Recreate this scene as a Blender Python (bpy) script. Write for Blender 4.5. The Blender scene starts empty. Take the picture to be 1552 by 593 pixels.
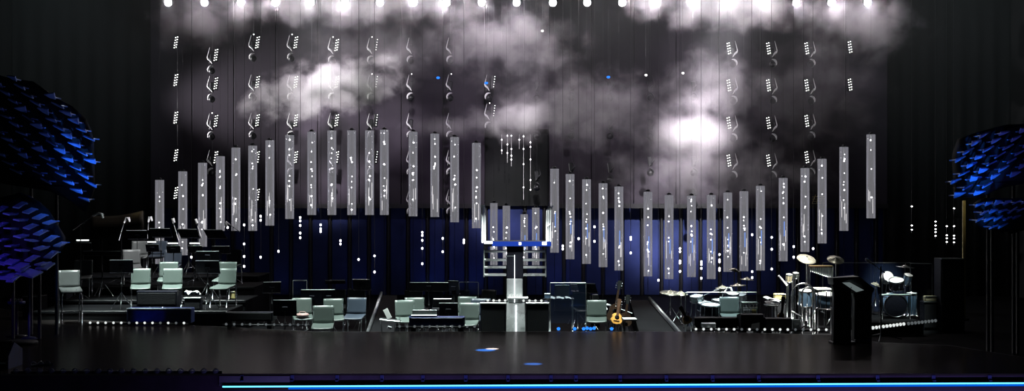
import bpy, math, random
from mathutils import Vector, Matrix, noise as mnoise
R = math.radians
F = 2010.0; CX = 776.0; CY = 296.5; H = 2.715
C = bpy.context.scene.collection
rnd = random.Random(7)

def X(px, Y): return (px - CX) * Y / F
def Z(py, Y): return H - (py - CY) * Y / F
def P(px, py, Y): return Vector((X(px, Y), Y, Z(py, Y)))
def Yof(py, z): return (H - z) * F / (py - CY)      # distance of a point of known height

# ------------------------------------------------------------------ materials
def new_mat(name):
    m = bpy.data.materials.new(name); m.use_nodes = True
    nt = m.node_tree; nt.nodes.clear()
    return m, nt, nt.nodes.new('ShaderNodeOutputMaterial')

def surf(name, col, rough=.5, metal=0., var=.15, scale=6., bump=0., coat=0., spec=.5):
    m, nt, out = new_mat(name); N = nt.nodes.new; L = nt.links.new
    b = N('ShaderNodeBsdfPrincipled'); tc = N('ShaderNodeTexCoord')
    nz = N('ShaderNodeTexNoise'); nz.inputs['Scale'].default_value = scale; nz.inputs['Detail'].default_value = 5
    L(tc.outputs['Object'], nz.inputs['Vector'])
    cr = N('ShaderNodeValToRGB')
    cr.color_ramp.elements[0].color = [c * (1 - var) for c in col] + [1]
    cr.color_ramp.elements[1].color = [min(1, c * (1 + var)) for c in col] + [1]
    cr.color_ramp.elements[0].position = .3; cr.color_ramp.elements[1].position = .7
    L(nz.outputs['Fac'], cr.inputs['Fac']); L(cr.outputs['Color'], b.inputs['Base Color'])
    mr = N('ShaderNodeMapRange')
    mr.inputs['To Min'].default_value = max(.02, rough * .85); mr.inputs['To Max'].default_value = min(1, rough * 1.15)
    L(nz.outputs['Fac'], mr.inputs['Value']); L(mr.outputs['Result'], b.inputs['Roughness'])
    b.inputs['Metallic'].default_value = metal
    b.inputs['Specular IOR Level'].default_value = spec
    b.inputs['Coat Weight'].default_value = coat
    if bump:
        bp = N('ShaderNodeBump'); bp.inputs['Strength'].default_value = bump; bp.inputs['Distance'].default_value = .02
        L(nz.outputs['Fac'], bp.inputs['Height']); L(bp.outputs['Normal'], b.inputs['Normal'])
    L(b.outputs['BSDF'], out.inputs['Surface'])
    return m

def glow(name, col, strength):
    m, nt, out = new_mat(name)
    e = nt.nodes.new('ShaderNodeEmission'); e.inputs['Color'].default_value = (*col, 1); e.inputs['Strength'].default_value = strength
    nt.links.new(e.outputs[0], out.inputs['Surface'])
    return m

def clear(name, tint, haze, hazecol, emit=0.):
    """a clear plastic sheet or tube: see-through, mirror-like at grazing angles, slightly frosted"""
    m, nt, out = new_mat(name); N = nt.nodes.new; L = nt.links.new
    tr = N('ShaderNodeBsdfTransparent'); tr.inputs['Color'].default_value = (*tint, 1)
    df = N('ShaderNodeBsdfDiffuse'); df.inputs['Color'].default_value = (*hazecol, 1)
    mx = N('ShaderNodeMixShader'); mx.inputs['Fac'].default_value = haze
    L(tr.outputs[0], mx.inputs[1]); L(df.outputs[0], mx.inputs[2])
    gl = N('ShaderNodeBsdfGlossy'); gl.inputs['Roughness'].default_value = .08; gl.inputs['Color'].default_value = (.9, .9, .95, 1)
    fr = N('ShaderNodeFresnel'); fr.inputs['IOR'].default_value = 1.3
    m2 = N('ShaderNodeMixShader'); L(fr.outputs[0], m2.inputs['Fac']); L(mx.outputs[0], m2.inputs[1]); L(gl.outputs[0], m2.inputs[2])
    last = m2
    if emit:
        e = N('ShaderNodeEmission'); e.inputs['Color'].default_value = (.97, .96, 1, 1); e.inputs['Strength'].default_value = emit
        ad = N('ShaderNodeAddShader'); L(m2.outputs[0], ad.inputs[0]); L(e.outputs[0], ad.inputs[1]); last = ad
    L(last.outputs[0], out.inputs['Surface'])
    return m

def gloss_floor(name, col, gw, rough):
    """dark floor paint: matt body with a thin even sheen"""
    m, nt, out = new_mat(name); N = nt.nodes.new; L = nt.links.new
    tc = N('ShaderNodeTexCoord'); nz = N('ShaderNodeTexNoise'); nz.inputs['Scale'].default_value = .9; nz.inputs['Detail'].default_value = 6
    L(tc.outputs['Object'], nz.inputs['Vector'])
    cr = N('ShaderNodeValToRGB'); cr.color_ramp.elements[0].color = [c * .7 for c in col] + [1]; cr.color_ramp.elements[1].color = [c * 1.3 for c in col] + [1]
    L(nz.outputs['Fac'], cr.inputs['Fac'])
    d = N('ShaderNodeBsdfDiffuse'); L(cr.outputs['Color'], d.inputs['Color'])
    g = N('ShaderNodeBsdfGlossy'); g.inputs['Color'].default_value = (gw, gw * .93, gw * .92, 1)
    mr = N('ShaderNodeMapRange'); mr.inputs['To Min'].default_value = rough * .8; mr.inputs['To Max'].default_value = rough * 1.25
    L(nz.outputs['Fac'], mr.inputs['Value']); L(mr.outputs['Result'], g.inputs['Roughness'])
    a = N('ShaderNodeAddShader'); L(d.outputs[0], a.inputs[0]); L(g.outputs[0], a.inputs[1]); L(a.outputs[0], out.inputs['Surface'])
    return m

M = dict(
    deck=gloss_floor('polished dark stage deck', (.016, .0135, .0135), .16, .2),
    pit=gloss_floor('black stage floor', (.005, .0055, .0065), .05, .3),
    riser=gloss_floor('black riser carpet', (.0045, .005, .006), .025, .4),
    fascia=surf('dark fascia', (.03, .02, .04), .4, 0, .3, 3.),
    fasciapale=surf('grey fascia panel', (.09, .08, .12), .5, 0, .1, 3.),
    wall=surf('navy back flats', (.02, .032, .13), .5, 0, .2, 1.5, spec=.2),
    wall_dark=surf('black timber', (.01, .01, .014), .5, 0, .2, 2.),
    scrim=surf('plum scrim', (.030, .023, .036), .8, 0, .2, .6),
    drape=surf('black velour', (.006, .0072, .008), .95, 0, .3, 3.),
    ceil=surf('black ceiling', (.01, .01, .01), .9, 0, .2, 2.),
    chair=surf('pale green grey shell', (.125, .155, .142), .34, 0, .06, 4.),  # green tint from the stage light is put into this colour
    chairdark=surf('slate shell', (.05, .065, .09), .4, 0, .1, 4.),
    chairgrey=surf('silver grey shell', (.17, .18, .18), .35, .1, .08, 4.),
    chrome=surf('chrome', (.72, .75, .78), .18, 1., .05, 8.),
    steel=surf('brushed steel', (.55, .6, .6), .3, 1., .15, 5.),
    satin=surf('satin steel', (.6, .64, .63), .28, .35, .25, 3.),
    black=surf('black metal', (.012, .013, .016), .42, .2, .2, 6.),
    blackbox=surf('black vinyl', (.007, .008, .015), .55, 0, .3, 20., .1, spec=.2),
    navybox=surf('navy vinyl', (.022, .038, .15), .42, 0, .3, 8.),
    grille=surf('speaker cloth', (.008, .009, .012), .8, 0, .4, 60., .3),
    white=surf('white paper', (.8, .8, .78), .6, 0, .04, 10.),
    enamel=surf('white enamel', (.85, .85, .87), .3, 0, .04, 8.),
    silverwhite=surf('silver capsule', (.85, .85, .88), .25, .4, .04, 8.),
    brass=surf('cymbal bronze', (.78, .74, .6), .25, .7, .12, 14.),
    wood=surf('amber wood', (.75, .42, .1), .35, 0, .25, 7., coat=.4),
    darkwood=surf('dark wood', (.07, .04, .025), .35, 0, .3, 7., coat=.3),
    cream=surf('cream drum shell', (.75, .65, .42), .4, 0, .12, 9.),
    skin=surf('drum head', (.75, .78, .76), .5, 0, .05, 7.),
    bluetube=surf('blue drum shell', (.12, .2, .3), .25, .3, .2, 7.),
    yellow=surf('yellow card', (.8, .68, .3), .5, 0, .08, 9.),
    tan=surf('tan leather', (.5, .33, .15), .5, 0, .2, 9.),
    greenish=surf('green cloth', (.12, .2, .08), .8, 0, .3, 9.),
    pink=surf('pink leather', (.6, .38, .36), .5, 0, .15, 9.),
    fin=surf('blue lacquered fin', (.34, .48, .85), .45, 0, .15, 5.),
    finback=surf('black ply backing', (.006, .007, .011), .7, 0, .3, 4.),
    gold=surf('gilded post', (.7, .6, .3), .45, .2, .15, 5.),
    canopy=surf('bronze canopy panel', (.05, .04, .028), .45, .1, .2, 3.),
    plexi=clear('plexiglass', (.9, .94, 1.), .03, (.14, .24, .5)),  # bluish diffuse part stands in for haze and reflections
    tube=clear('frosted acrylic tube', (.88, .88, .9), .05, (.6, .6, .62), .046),
    glassbulb=clear('clear bulb glass', (.8, .85, .95), .12, (.4, .5, .65)),
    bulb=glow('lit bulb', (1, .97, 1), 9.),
    bulbdim=glow('dim bulb', (.9, .93, 1), .35),
    highlight=glow('lit filament rod', (1, .97, .95), 1.1),
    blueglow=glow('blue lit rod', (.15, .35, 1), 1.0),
    led=glow('led lamp', (1, .98, .95), 5.),
    par=glow('par lamp lens', (1, .97, 1), 40.),
    foot=glow('lit footlight', (.95, 1, .98), .8),
    footdim=glow('dim footlight', (.75, .85, .9), .12),
    cyanled=glow('cyan led core', (.12, .62, 1), 2.2),
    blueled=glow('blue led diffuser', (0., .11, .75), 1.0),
    bluefoot=glow('blue footlight', (.02, .2, 1), 1.6),
    whiteglow=glow('white glow', (.9, .95, 1), 2.5),
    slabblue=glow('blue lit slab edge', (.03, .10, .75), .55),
    lampwarm=glow('warm led strip', (.95, 1, 1), 2.0),
    screen=glow('reading screen', (.5, .62, .62), .22),
)

# ------------------------------------------------------------------ mesh builder
class MB:
    def __init__(s): s.v = []; s.f = []; s.sm = []
    def add(s, vs, fs, smooth=False):
        o = len(s.v); s.v += [tuple(v) for v in vs]
        s.f += [tuple(i + o for i in f) for f in fs]; s.sm += [smooth] * len(fs)
        return s
    def box(s, c, d, rot=None, b=.0):
        """box of size d about c, edges chamfered by b"""
        hx, hy, hz = d[0] / 2, d[1] / 2, d[2] / 2
        m = rot.to_matrix() if rot is not None and hasattr(rot, 'to_matrix') else (rot or Matrix.Identity(3))
        c = Vector(c); b = min(b, hx * .9, hy * .9, hz * .9)
        if b <= 0:
            vs = [Vector((x * hx, y * hy, z * hz)) for x in (-1, 1) for y in (-1, 1) for z in (-1, 1)]
            fs = [(0, 1, 3, 2), (4, 6, 7, 5), (0, 4, 5, 1), (2, 3, 7, 6), (0, 2, 6, 4), (1, 5, 7, 3)]
        else:
            vs = []; idx = {}
            for x in (-1, 1):
                for y in (-1, 1):
                    for z in (-1, 1):
                        for a in range(3):
                            q = [x * (hx - b), y * (hy - b), z * (hz - b)]
                            q[a] = (x, y, z)[a] * (hx, hy, hz)[a]
                            idx[(x, y, z, a)] = len(vs); vs.append(Vector(q))
            fs = []
            for a in range(3):
                u, w = [k for k in range(3) if k != a]
                for sg in (-1, 1):
                    q = []
                    for (p, r_) in ((-1, -1), (1, -1), (1, 1), (-1, 1)):
                        k = [0, 0, 0]; k[a] = sg; k[u] = p; k[w] = r_
                        q.append(idx[(*k, a)])
                    fs.append(q)
            for a in range(3):       # edges along axis a
                u, w = [k for k in range(3) if k != a]
                for su in (-1, 1):
                    for sw in (-1, 1):
                        q = []
                        for sg, face in ((-1, u), (1, u), (1, w), (-1, w)):
                            k = [0, 0, 0]; k[a] = sg; k[u] = su; k[w] = sw
                            q.append(idx[(*k, face)])
                        fs.append(q)
            for x in (-1, 1):
                for y in (-1, 1):
                    for z in (-1, 1):
                        fs.append([idx[(x, y, z, a)] for a in range(3)])
        return s.add([c + m @ v for v in vs], fs)
    def tube(s, pts, r, n=8, close=False, caps=True):
        """swept round bar through pts; r one radius or one per point"""
        pts = [Vector(p) for p in pts]; k = len(pts)
        rs = [r] * k if not isinstance(r, (list, tuple)) else r
        rings = []; ref = None
        for i, p in enumerate(pts):
            a = pts[(i - 1) % k] if (i or close) else p
            b = pts[(i + 1) % k] if (i < k - 1 or close) else p
            t = (b - a).normalized()
            if ref is None:
                ref = Vector((0, 0, 1)) if abs(t.z) < .9 else Vector((1, 0, 0))
            u = t.cross(ref)
            if u.length < 1e-5: u = t.cross(Vector((0, 1, 0)))
            u.normalize(); w = t.cross(u).normalized(); ref = w.cross(t).normalized() if False else u.cross(t)
            rings.append([p + (u * math.cos(2 * math.pi * j / n) + w * math.sin(2 * math.pi * j / n)) * rs[i] for j in range(n)])
        vs = [v for rg in rings for v in rg]; fs = []
        for i in range(k if close else k - 1):
            i2 = (i + 1) % k
            for j in range(n):
                j2 = (j + 1) % n
                fs.append((i * n + j, i2 * n + j, i2 * n + j2, i * n + j2))
        s.add(vs, fs, True)
        if caps and not close:
            o = len(s.v) - len(vs)
            s.f += [tuple(o + j for j in range(n))[::-1], tuple(o + (k - 1) * n + j for j in range(n))]; s.sm += [False, False]
        return s
    def lathe(s, prof, c=(0, 0, 0), rot=None, n=16, smooth=True):
        """profile of (radius, height) turned about the local z axis"""
        m = rot.to_matrix() if rot is not None and hasattr(rot, 'to_matrix') else (rot or Matrix.Identity(3))
        c = Vector(c); vs = []; fs = []; k = len(prof)
        for (r, z) in prof:
            for j in range(n):
                a = 2 * math.pi * j / n
                vs.append(c + m @ Vector((r * math.cos(a), r * math.sin(a), z)))
        for i in range(k - 1):
            for j in range(n):
                j2 = (j + 1) % n
                fs.append((i * n + j, i * n + j2, (i + 1) * n + j2, (i + 1) * n + j))
        return s.add(vs, fs, smooth)
    def ball(s, c, r, n=10, m=7, sz=1.):
        prof = [(max(1e-4, r * math.sin(math.pi * i / m)), -r * sz * math.cos(math.pi * i / m)) for i in range(m + 1)]
        return s.lathe(prof, c, None, n)
    def prism(s, poly, t, frame=None):
        """polygon of (u, v) points extruded by t along the frame's third axis; frame = (origin, u, v)"""
        o, u, v = frame or (Vector((0, 0, 0)), Vector((1, 0, 0)), Vector((0, 0, 1)))
        w = u.cross(v).normalized(); k = len(poly)
        a = [o + u * p + v * q - w * t / 2 for p, q in poly]; b = [x + w * t for x in a]
        fs = [tuple(range(k))[::-1], tuple(k + i for i in range(k))] + [(i, (i + 1) % k, k + (i + 1) % k, k + i) for i in range(k)]
        return s.add(a + b, fs)
    def sheet(s, fn, nu, nv, t):
        """a bent sheet of thickness t; fn(u, v) in 0..1 gives the point"""
        g = [[Vector(fn(i / nu, j / nv)) for j in range(nv + 1)] for i in range(nu + 1)]
        vs = []; 
        for side in (0, 1):
            for i in range(nu + 1):
                for j in range(nv + 1):
                    a = g[min(i + 1, nu)][j] - g[max(i - 1, 0)][j]; b = g[i][min(j + 1, nv)] - g[i][max(j - 1, 0)]
                    nn = a.cross(b).normalized()
                    vs.append(g[i][j] + nn * (t / 2 if side else -t / 2))
        K = (nu + 1) * (nv + 1); id_ = lambda sd, i, j: sd * K + i * (nv + 1) + j
        fs = []
        for i in range(nu):
            for j in range(nv):
                fs.append((id_(1, i, j), id_(1, i + 1, j), id_(1, i + 1, j + 1), id_(1, i, j + 1)))
                fs.append((id_(0, i, j + 1), id_(0, i + 1, j + 1), id_(0, i + 1, j), id_(0, i, j)))
        for i in range(nu):
            fs.append((id_(0, i, 0), id_(0, i + 1, 0), id_(1, i + 1, 0), id_(1, i, 0)))
            fs.append((id_(1, i, nv), id_(1, i + 1, nv), id_(0, i + 1, nv), id_(0, i, nv)))
        for j in range(nv):
            fs.append((id_(0, 0, j + 1), id_(0, 0, j), id_(1, 0, j), id_(1, 0, j + 1)))
            fs.append((id_(1, nu, j + 1), id_(1, nu, j), id_(0, nu, j), id_(0, nu, j + 1)))
        return s.add(vs, fs, True)
    def build(s, name, mat, parent=None):
        me = bpy.data.meshes.new(name); me.from_pydata(s.v, [], s.f); me.update()
        me.polygons.foreach_set('use_smooth', s.sm)
        me.materials.append(mat)
        o = bpy.data.objects.new(name, me); C.objects.link(o)
        if parent is not None: o.parent = parent
        return o

def E(x, y=0, z=0): 
    from mathutils import Euler
    return Euler((R(x), R(y), R(z)))

def tag(o, label, cat, group=None, kind=None):
    if label: o['label'] = label
    if cat: o['category'] = cat
    if group: o['group'] = group
    if kind: o['kind'] = kind
    return o

def thing(name, label, cat, loc=(0, 0, 0), rz=0., group=None):
    o = bpy.data.objects.new(name, None); C.objects.link(o)
    o.empty_display_size = .1; o.location = loc; o.rotation_euler = (0, 0, R(rz))
    return tag(o, label, cat, group)

def dup(root, loc, rz=0., label=None, group=None):
    r = root.copy(); C.objects.link(r); r.location = loc; r.rotation_euler = (0, 0, R(rz))
    if label: r['label'] = label
    if group: r['group'] = group
    for ch in list(root.children):
        c = ch.copy(); C.objects.link(c); c.parent = r
        for g in list(ch.children):
            d = g.copy(); C.objects.link(d); d.parent = c
    return r

def struct(mb, name, mat, label=None):
    o = mb.build(name, mat); o['kind'] = 'structure'
    o['label'] = label or name.replace('_', ' ')
    return o
ORD = ('first second third fourth fifth sixth seventh eighth ninth tenth eleventh twelfth thirteenth fourteenth fifteenth sixteenth '
       'seventeenth eighteenth nineteenth twentieth twenty-first').split()

# ------------------------------------------------------------------ camera and render look
sc = bpy.context.scene
cam = bpy.data.cameras.new('camera'); cam.sensor_width = 36; cam.lens = F / 1552 * 36; cam.clip_end = 200
co = bpy.data.objects.new('camera', cam); C.objects.link(co); co.location = (0, 0, H); co.rotation_euler = (R(90), 0, 0)
sc.camera = co
vs = sc.view_settings
sc.display_settings.display_device = 'sRGB'
vs.view_transform = 'Standard'; vs.look = 'None'; vs.exposure = 0; vs.gamma = 1; vs.use_curve_mapping = False
sc.cycles.use_denoising = True
sc.cycles.max_bounces = 8; sc.cycles.transparent_max_bounces = 24; sc.cycles.volume_bounces = 0
sc.cycles.sample_clamp_indirect = 3.0
sc.cycles.caustics_reflective = False; sc.cycles.caustics_refractive = False
sc.cycles.use_light_tree = True
w = bpy.data.worlds.new('dark hall'); sc.world = w; w.use_nodes = True
w.node_tree.nodes['Background'].inputs[0].default_value = (.6, .75, .9, 1); w.node_tree.nodes['Background'].inputs[1].default_value = .006

def spot(loc, aim, power, col=(1, 1, 1), ang=30, blend=.5, size=.1):
    l = bpy.data.lights.new('unseen spot', 'SPOT'); l.energy = power; l.color = col
    l.spot_size = R(ang); l.spot_blend = blend; l.shadow_soft_size = size
    o = bpy.data.objects.new('unseen_spot', l); C.objects.link(o)
    o.location = loc; o.rotation_euler = (Vector(aim) - Vector(loc)).to_track_quat('-Z', 'Y').to_euler()
    return o
def area(loc, aim, power, col, sx, sy):
    l = bpy.data.lights.new('added wash', 'AREA'); l.shape = 'RECTANGLE'; l.size = sx; l.size_y = sy; l.energy = power; l.color = col
    o = bpy.data.objects.new('added_wash', l); C.objects.link(o)
    o.location = loc; o.rotation_euler = (Vector(aim) - Vector(loc)).to_track_quat('-Z', 'Y').to_euler()
    return o

# ================================================================== THE SETTING
YB = 41.5          # back flats
YS = 41.0          # plum scrim that hangs in front of them, open below
# deck: the raised glossy front stage, its rear edge a shallow curve
rear = [(-14, 466), (60, 478), (140, 486), (240, 491), (345, 496), (480, 503), (776, 503), (1050, 503), (1262, 508), (1330, 519), (1440, 524), (1552, 542), (1590, 548)]
back = [P(px, py, Yof(py, 0)) for px, py in rear]
front = [Vector((9.6, 20.2, 0)), Vector((-9.6, 20.2, 0))]
poly = [(v.x, v.y) for v in back + front]
mb = MB(); mb.prism(poly, .03, (Vector((0, 0, -.015)), Vector((1, 0, 0)), Vector((0, 1, 0))))
struct(mb, 'floor', M['deck'], 'glossy dark front stage deck')
ZP = -.40
mb = MB(); mb.box((0, 36.2, ZP - .1), (44, 31.7, .2)); struct(mb, 'floor_orchestra', M['pit'], 'lower black floor behind the deck')
mb = MB(); mb.box((0, 20.26, -.277), (19.2, .08, .49))
struct(mb, 'trim_1', M['fascia'], 'dark front fascia of the stage')
mb = MB(); mb.box((X(386, 20.2), 20.2, -.11), (X(440, 20.2) - X(333, 20.2), .03, .15)); struct(mb, 'trim_2', M['fasciapale'], 'grey fascia panel at left end of blue strip')
# rear kerb of the deck
mb = MB()
for a, b in zip(back[:-1], back[1:]):
    mb.prism([(0, ZP), (0, 0), ((b - a).length, 0), ((b - a).length, ZP)], .05, (Vector((a.x, a.y + .03, -.002)), (b - a).normalized(), Vector((0, 0, 1))))
struct(mb, 'trim_3', M['black'], 'black rear kerb of the deck')

# back wall: flats with raised battens every 0.6 m
mb = MB(); mb.box((0, YB + .15, 4), (44, .3, 11)); struct(mb, 'wall_back', M['wall_dark'])
mb = MB()
pw = 29.5 * YB / F
for k in range(-22, 23):
    x = k * pw + .1
    mb.box((x, YB - .03, 1.05), (pw * .8, .06, 2.9), None, .015)
struct(mb, 'trim_4', M['wall'], 'navy upright flats of the back wall')
mb = MB()
for k in range(-22, 23):
    x = (k + .5) * pw + .1
    mb.box((x, YB - .06, 1.05), (.06, .12, 2.9), None, .01)
struct(mb, 'trim_5', M['wall_dark'], 'black battens between the navy flats')
# plum scrim with the tall dark doorway in it
zs = Z(310, YS)
d0, d1, dt = X(735, YS), X(832, YS), Z(196, YS)
xl, xr = X(228, YS), X(1345, YS)
mb = MB()
def seams(x0, x1, z0, z1):
    n = max(1, int((x1 - x0) / 1.22)); 
    for i in range(n):
        a = x0 + (x1 - x0) * i / n; b = x0 + (x1 - x0) * (i + 1) / n
        mb.box(((a + b) / 2, YS, (z0 + z1) / 2), (b - a - .02, .05, z1 - z0), None, .012)
seams(xl, d0, zs, 9.3); seams(d1, xr, zs, 9.3); seams(d0, d1, dt, 9.3)
struct(mb, 'wall_scrim', M['scrim'], 'plum scrim panels above the flats')
mb = MB(); mb.box(((xl + d0) / 2, YS - .02, zs - .05), (d0 - xl, .14, .14)); mb.box(((xr + d1) / 2, YS - .02, zs - .05), (xr - d1, .14, .14))
struct(mb, 'trim_6', M['wall_dark'], 'black rail along the foot of the scrim')
mb = MB(); mb.box(((d0 + d1) / 2, YS + .3, (dt + zs) / 2), (d1 - d0, .05, dt - zs + .1)); struct(mb, 'door_1', M['drape'], 'tall dark opening in the scrim')
# side drapes and ceiling
for nm, x in (('wall_left', -15.5), ('wall_right', 15.5)):
    mb = MB(); mb.sheet(lambda u, v: (x + .04 * math.sin(u * 80), 16 + u * 27, -.5 + v * 11), 90, 2, .03); struct(mb, nm, M['drape'])
for nm, x0, x1 in (('wall_wing_left', -15.5, xl + .1), ('wall_wing_right', xr - .1, 15.5)):
    mb = MB(); mb.sheet(lambda u, v: (x0 + (x1 - x0) * u, YS + .1 + .035 * math.sin(u * 50), -.5 + v * 11), 80, 2, .03); struct(mb, nm, M['drape'])
mb = MB(); mb.box((0, 31, 10.6), (32, 26, .2)); struct(mb, 'ceiling', M['ceil'])

# ================================================================== OVERHEAD LAMPS
YL = 38.3
tr = thing('lighting_truss', 'long black box truss carrying the row of white lamps at the top', 'truss', (0, YL, Z(-12, YL)))
for dy, dz in ((-.15, 0), (.15, 0), (-.15, .3), (.15, .3)):
    MB().tube([(-11.5, dy, dz), (11.5, dy, dz)], .03).build('chord', M['black'], tr)
mb = MB()
for k in range(46):
    x = -11.5 + k * .5
    mb.tube([(x, -.15, 0), (x + .25, -.15, .3), (x + .5, -.15, 0)], .012, 5); mb.tube([(x, .15, 0), (x + .25, .15, .3), (x + .5, .15, 0)], .012, 5)
mb.build('lacing', M['black'], tr)
mb = MB()
for x in (-10, -5, 0, 5, 10): mb.tube([(x, 0, .3), (x, 0, 10.6 - Z(-12, YL))], .015, 5)
mb.build('hanging_cable', M['black'], tr)
pars = [(255, .3), (310, .5), (365, .8), (418, .8), (471, .6), (523, .8), (576, .6), (627, .8), (677, 1.1), (730, 1.1), (783, .9), (838, .8), (890, .9), (943, 1.3), (994, 1.2), (1047, 1), (1100, .8), (1152, 1.), (1207, .9), (1260, 1.2), (1315, 1.)]
par0 = None
for i, (px, s) in enumerate(pars):
    lab = '%s white spotlight from the left in the row along the top' % ORD[i]
    loc = (X(px, YL), YL, Z(4, YL))
    if par0 is None:
        par0 = thing('par_lamp', lab, 'spotlight', loc, 0, 'row of white spotlights along the top')
        MB().lathe([(.06, .24), (.11, .19), (.12, 0), (.125, -.03), (.117, -.03), (.11, .0)], (0, 0, 0), E(-75), 14).build('can', M['black'], par0)
        MB().lathe([(.001, -.05), (.06, -.04), (.1, -.01), (.098, .01)], (0, 0, 0), E(-75), 16).build('lens', M['par'], par0)
        MB().tube([(-.14, 0, 0), (-.14, .02, .2), (0, .03, .23), (.14, .02, .2), (.14, 0, 0)], .012, 6).build('yoke', M['black'], par0)
    else:
        dup(par0, loc, 0, lab)
    l = bpy.data.lights.new('par beam', 'SPOT'); l.energy = 95 * s; l.color = (1, .93, .98); l.spot_size = R(165); l.spot_blend = .6; l.shadow_soft_size = .1
    o = bpy.data.objects.new('par_beam', l); C.objects.link(o); o.location = (loc[0], loc[1] - .14, loc[2] - .04); o.rotation_euler = (R(-62), 0, 0)

# ================================================================== HANGING LIGHT LADDERS
YT = 40.0
px1 = YT / F
def fixture(t, z, side, arm, lampscale, dark=False):
    s = side
    if arm:
        if 'head' not in shared:
            h = MB(); h.ball((0, .1, -.60), .14, 12, 8); h.box((0, .12, -.12), (.18, .12, .42), E(0, 8), .03); shared['head'] = h.build('moving_head', M['black']).data
            a = MB(); a.tube([(-.05, -.04, .34), (-.12, -.05, .05), (-.145, -.05, -.06), (-.11, -.05, -.12), (-.03, -.05, -.19), (.05, -.04, -.32)], [.006, .018, .022, .042, .032, .006], 8); shared['arm'] = a.build('yoke_arm', M['enamel']).data  # white arm and rim stand in for glints on the dark heads
            pts = []; rs = []
            for i in range(9):
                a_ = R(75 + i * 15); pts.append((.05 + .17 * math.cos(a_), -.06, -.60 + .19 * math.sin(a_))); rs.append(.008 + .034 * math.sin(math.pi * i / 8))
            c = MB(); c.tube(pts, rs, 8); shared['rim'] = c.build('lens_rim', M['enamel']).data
            d = MB(); d.ball((.06, -.08, .36), .022, 8, 6); shared['pilot'] = d.build('pilot_lamp', M['led']).data
            for q in [o for o in C.objects if o.parent is None and o.data in shared.values()]: bpy.data.objects.remove(q)
        b = bpy.data.objects.new('moving_head', shared['head']); C.objects.link(b); b.parent = t; b.location = (0, 0, z); b.scale = (-s * .74, .8, .74)
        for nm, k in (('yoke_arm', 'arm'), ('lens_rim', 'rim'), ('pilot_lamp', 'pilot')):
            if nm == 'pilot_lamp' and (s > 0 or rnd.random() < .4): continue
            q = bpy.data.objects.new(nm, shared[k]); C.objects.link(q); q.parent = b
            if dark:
                q.material_slots[0].link = 'OBJECT'; q.material_slots[0].material = M['black']  # black arms stand in for rigs that catch little light
    if lampscale:
        if 'block' not in shared:
            p = MB(); p.box((0, .01, 0), (.13, .05, .40), E(0, 6), .01); shared['block'] = p.build('lamp_block', M['black']).data
            l = MB(); l.ball((0, 0, 0), .016, 7, 5); shared['lamp'] = l.build('lamp', M['led']).data
            for q in [o for o in C.objects if o.parent is None and o.data in (shared['block'], shared['lamp'])]: bpy.data.objects.remove(q)
        p = bpy.data.objects.new('lamp_block', shared['block']); C.objects.link(p); p.parent = t; p.location = (-s * .15 if arm else 0, 0, z + .03)
        for r_ in range(5):
            for c_ in (-1, 1):
                if lampscale < .7 and c_ == -1: continue
                q = bpy.data.objects.new('lamp', shared['lamp']); C.objects.link(q); q.parent = p
                q.location = (c_ * .030 + (2 - r_) * .011 * -s, -.03, (2 - r_) * .076 + c_ * .010); q.scale = (1.15, .6, .75) if lampscale >= .8 else (.8, .5, .6)
shared = {}
strings = [(267, -1, [66, 123, 180, 237, 294], 0, 1), (320, -1, [85, 128, 185, 240], 1, 1), (383, -1, [66, 126, 184, 240, 297], 1, .9), (441, -1, [66, 126, 184, 240], 1, .9),
           (503, -1, [70, 126, 184, 240], 1, .8), (562, -1, [70, 126, 184, 240], 1, .6), (622, -1, [70, 126, 184, 240, 300], 1, .0), (682, -1, [70, 126, 184, 240, 300], 1, 0), (740, -1, [126, 170], 1, .5),
           (814, 1, [126, 184, 262], 1, 0), (866, 1, [126, 184, 250], 1, 0), (925, 1, [126, 184, 250], 1, 0), (986, 1, [126, 184, 240], 1, 0), (1052, 1, [126, 184, 240, 290], 1, 0), (1112, 1, [75, 131, 188, 245], 1, .8),
           (1172, 1, [75, 131, 188, 245], 1, .9), (1230, 1, [75, 131, 185, 240], 1, .9), (1288, 1, [73, 130], 0, .8)]
zt = Z(-14, YT)
for i, (px, sd, ys, arm, ls) in enumerate(strings):
    if px in (267, 1288):
        lab = 'hanging cable of small white lamp blocks at the far %s of the scrim' % ('left' if px < 500 else 'right')
    else:
        k = i - 1 if px < 776 else len(strings) - 2 - i
        lab = 'hanging rig of curved moving heads, %s from the %s end of the scrim' % (ORD[k + 1], 'left' if px < 776 else 'right')
    t = thing('hanging_light_rig', lab, 'hanging light rig', (X(px, YT), YT, zt), 0, 'hanging light rigs before the scrim')
    MB().tube([(0, .16, Z(ys[-1] + 25, YT) - zt), (0, .16, 10.5 - zt)], .006, 5).build('cable', M['black'], t)
    for y in ys: fixture(t, Z(y, YT) - zt, sd, arm, ls, 800 < px < 1090)

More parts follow.
